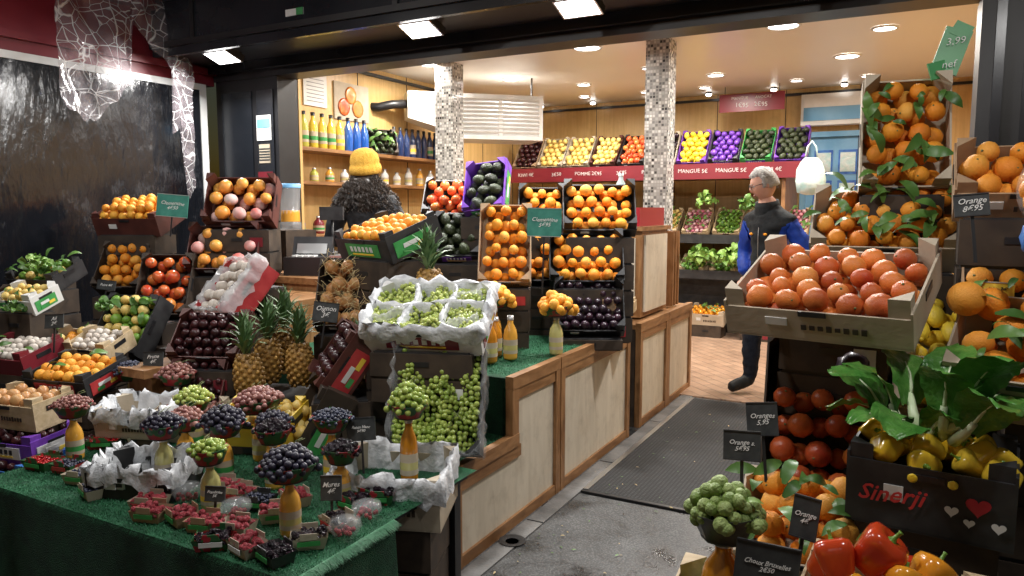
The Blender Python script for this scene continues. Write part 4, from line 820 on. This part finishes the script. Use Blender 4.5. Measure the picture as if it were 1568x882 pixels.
def head(par,c,rz,hair,woman=False,tilt=0):
    mb=MB(); V=I4[0].copy(); out=[]
    for x,y,z in V:
        X=x*.074;Yy=y*.094;Z=z*.118
        if z<0: k=(-z)**1.3; X*=1-.3*k; Yy=Yy*(1-.25*k)-.012*k
        g=lambda cx,cz,sx,sz:math.exp(-((x-cx)/sx)**2-((z-cz)/sz)**2) if y<0 else 0
        Yy-=.024*g(0,-.16,.13,.14)+.012*g(0,.05,.1,.15)+.006*g(0,-.5,.25,.08)+.008*g(0,-.85,.3,.15)+.004*g(0,.28,.6,.12)
        Yy+=.011*g(.36,.08,.2,.13)+.011*g(-.36,.08,.2,.13)+.004*g(0,-.38,.3,.05)
        out.append([X,Yy,Z])
    mb.add((np.array(out),I4[1]),"skin")
    for s in(-1,1):
        mb.add(I2,"eye",(s*.027,-.076,.009),.0115); mb.add(I2,"iris",(s*.027,-.0845,.009),.0055)
        mb.add(I2,"skin",(s*.075,.01,-.002),(.009,.018,.032)); mb.add(I1,hair,(s*.028,-.091,.03),(.018,.004,.004))
    mb.add(I2,"lips",(0,-.089,-.056),(.024,.008,.004)); mb.add(I2,"lips",(0,-.088,-.063),(.02,.008,.004))
    if not woman:
        for s in(-1,1):
            mb.tube([(s*.03+.024*math.cos(a),-.1,.006+.018*math.sin(a)) for a in np.linspace(0,6.28,17)],.0022,"black",5); mb.tube([(s*.054,-.1,.01),(s*.078,-.05,.012),(s*.08,.02,.008)],.0022,"black",5)
        mb.tube([(-.006,-.1,.01),(.006,-.1,.01)],.002,"black",5)
        H=[]
        for x,y,z in V:
            n=.012+.016*noise.noise(Vector((x,y,z))*6)+.01*noise.noise(Vector((x,y,z))*18); cover=(z>.58 and y<0) or (y>=0 and z>-.35) or (y>-.25 and abs(x)>.7 and z>-.15)
            k=(1.05+n*7) if cover else .86
            H.append([x*.074*k,y*.094*k+.002,z*.118*k+.003])
        mb.add((np.array(H),I4[1]),hair)
        for i in range(900):
            v=Vector((random.gauss(0,1),random.gauss(0,1),random.gauss(0,1))).normalized()
            if not((v.z>.58 and v.y<0) or (v.y>=0 and v.z>-.4) or (v.y>-.25 and abs(v.x)>.7 and v.z>-.15)): continue
            p=Vector((v.x*.078,v.y*.099+.002,v.z*.124+.003)); d=(v+Vector((0,-.5,-.2))+Vector((random.uniform(-.5,.5),random.uniform(-.5,.5),random.uniform(-.5,.5)))).normalized()*.016
            mb.tube([p,p+d],[.0022,.0006],hair,3)
    mb.obj("head",Matrix.Translation(c)@Matrix.Rotation(rad(rz),4,'Z')@Matrix.Rotation(rad(tilt),4,'X'),par)
def hand(par,base,d,side,sc=1):
    mb=MB(); d=Vector(d).normalized(); s=Vector((0,-1,0)); s=(s-d*s.dot(d)).normalized() if abs(d.y)<.9 else (Vector((side*-1,0,0))-d*(side*-d.x)).normalized(); nrm=d.cross(s)*side
    b=Vector(base)
    Rm=np.array([s[:],nrm[:],d[:]]).T
    mb.add(I3,"skin",tuple(b+d*.045),(.04,.016,.052),Rm)
    for i,(o,L) in enumerate([(.03,.07),(.011,.08),(-.009,.075),(-.028,.058)]):
        p=b+d*.085+s*o; mb.tube([b+d*.05+s*o*.8,p,p+d*L*.45+nrm*-.006,p+d*L*.75+nrm*-.018,p+d*L*.9+nrm*-.03],[.009,.009,.008,.0075,.005],"skin",8)
    p=b+d*.03+s*.032; mb.tube([p-s*.01,p+s*.018+d*.02,p+s*.028+d*.045,p+s*.026+d*.065],[.011,.01,.009,.006],"skin",8)
    mb.obj("hand",None,par)
def sy(c):
    return .80 if c.z>.85 and c.z<1.45 else (1 if c.z<.8 or c.z>1.5 else .9)
J={"pel":(0.02,.0,.93,.145),"sp":(0.01,-.01,1.08,.155),"ch":(0,-.01,1.25,.158),"uc":(-.01,-.01,1.37,.115),"nk":(-.012,-.035,1.465,.075),"hd":(-.015,-.06,1.55,.055)}
E=[("pel","sp"),("sp","ch"),("ch","uc"),("uc","nk"),("nk","hd")]; lab={("pel","sp"):"vest",("sp","ch"):"vest",("ch","uc"):"vest",("uc","nk"):"vest",("nk","hd"):"skin"}
for s,n in((-1,"R"),(1,"L")):
    J["sh"+n]=(s*.18-.01,.0,1.345 if s<0 else 1.335,.077); J["el"+n]=(s*.285,.09 if s>0 else .06,1.10,.066); J["wr"+n]=(s*.185,-.07,.93,.05)
    J["hp"+n]=(s*.085+.02,0,.86,.11); J["kn"+n]=(s*.11+.01,-.05 if s<0 else .02,.47,.082); J["an"+n]=(s*.13,-.02 if s<0 else .07,.10,.058); J["to"+n]=(s*.17,-.21 if s<0 else -.11,.045,.042)
    E+=[("uc","sh"+n),("sh"+n,"el"+n),("el"+n,"wr"+n),("pel","hp"+n),("hp"+n,"kn"+n),("kn"+n,"an"+n),("an"+n,"to"+n)]
    lab.update({("uc","sh"+n):"vest",("sh"+n,"el"+n):"sleeve",("el"+n,"wr"+n):"sleeve",("pel","hp"+n):"jeans",("hp"+n,"kn"+n):"jeans",("kn"+n,"an"+n):"jeans",("an"+n,"to"+n):"shoe"})
man=skinbody("man_in_vest",J,E,lab,TR((-.95,5.88,.012),-30),sy)
head(man,(-.015,-.075,1.62),-40,"hairG",False,18)
hand(man,(.165,-.09,.91),(-.15,-.25,-1),1); hand(man,(-.165,-.09,.91),(.15,-.25,-1),-1)
mb=MB()
mb.lathe([(.10,-.02),(.092,.03),(.084,.07),(.07,.06)],"vest",(-.012,-.025,1.43),18,rotm(.2)); mb.tube([(0.015,-.128,.92),(0.005,-.142,1.1),(0,-.138,1.26),(-.01,-.112,1.38),(-.012,-.115,1.47)],.003,"metal",5)
for sx in(-.07,.06): mb.add(I1,"peppO",(sx,-.132,1.25),(.02,.006,.012))
for s in(-1,1): mb.tube([(s*.04,-.134,1.04),(s*.10,-.120,.98)],.004,"black",5)
mb.obj("vest_collar",None,man)
J2={k:tuple(v) for k,v in J.items()}
for k,v in {"pel":(0,0,.93,.14),"sp":(0,0,1.08,.145),"ch":(0,0,1.25,.155),"uc":(0,.01,1.38,.13),"nk":(0,0,1.475,.07),"hd":(0,-.02,1.56,.05)}.items(): J2[k]=v
J2["elL"]=(.33,-.02,1.13,.07); J2["wrL"]=(.24,-.26,1.10,.045); J2["elR"]=(-.33,-.02,1.13,.07); J2["wrR"]=(-.24,-.26,1.10,.045)
J2["shL"]=(.2,.02,1.40,.095); J2["shR"]=(-.2,.02,1.40,.095)
lab2={k:{"vest":"jacket","sleeve":"jacket"}.get(v,v) for k,v in lab.items()}
wo=skinbody("woman_in_beanie",J2,E,lab2,Matrix.Translation((-3.72,4.52,.08))@Matrix.Rotation(rad(28+165),4,'Z'),sy)
head(wo,(0,-.03,1.635),0,"hairD",True); hand(wo,(.24,-.27,1.10),(0,-1,-.2),1); hand(wo,(-.24,-.27,1.10),(0,-1,-.2),-1)
mb=MB(); mb.lathe([(.100,-.005),(.118,.0),(.122,.035),(.115,.062),(.106,.066),(.112,.09),(.10,.14),(.07,.175),(.03,.19),(.001,.192)],"beanie",(0,.0,1.645),64,rotm(-.2),.022,22,1); mb.obj("beanie",None,wo)
mb=MB()
for i in range(900): # loose frizzy curls: thin short helices spilling to the shoulders
    a=random.uniform(-.35,math.pi+.35); t0=random.random(); R0=.088+.085*math.sin(t0*1.9)*random.uniform(.6,1.15); z0=1.645-.24*t0
    x0=R0*math.cos(a)*(1.05+.5*t0); y0=R0*math.sin(a)*.85+.01; ph=random.uniform(0,6.28); w=random.uniform(.006,.012); sl=math.cos(a)*.03*t0
    n=random.randint(7,11); pts=[(x0+sl*q/8+w*math.cos(ph+q*1.1),y0+w*math.sin(ph+q*1.1),z0-.0085*q) for q in range(n)]
    mb.tube(pts,[.0024]*(n-1)+[.0008],"hairD",4)
V=I3[0].copy()
for i,v in enumerate(V): V[i]=v*(1+.22*noise.noise(Vector(v)*4)+.06*noise.noise(Vector(v)*11))
V[:,0]*=1+.35*np.clip(-V[:,2],0,1)
mb.add((V,I3[1]),"hairD",(0,.035,1.535),(.11,.085,.125)); mb.obj("curly_hair",None,wo)
# ---------------------------------------------------------------- camera, world
cam=bpy.data.cameras.new("camera"); co=bpy.data.objects.new("camera",cam); C.objects.link(co); cam.lens=26; cam.sensor_width=36; cam.clip_end=300; cam.clip_start=.05
co.location=(0,0,1.45); co.rotation_euler=(rad(90-6.1),0,rad(28.4)); bpy.context.scene.camera=co
w=bpy.data.worlds.new("World"); bpy.context.scene.world=w; w.use_nodes=True; nt=w.node_tree
sk=nt.nodes.new("ShaderNodeTexSky"); sk.sky_type='NISHITA'; sk.sun_disc=False; sk.sun_elevation=rad(2); sk.sun_rotation=rad(200)
nt.links.new(sk.outputs[0],nt.nodes["Background"].inputs[0]); nt.nodes["Background"].inputs[1].default_value=.03
sl=bpy.data.lights.new("sun",'SUN'); sl.energy=.02; sl.angle=rad(10); so=bpy.data.objects.new("sun",sl); C.objects.link(so); so.rotation_euler=(rad(60),0,rad(20))
vs=bpy.context.scene.view_settings; vs.view_transform='Standard'; vs.look='None'; vs.exposure=0
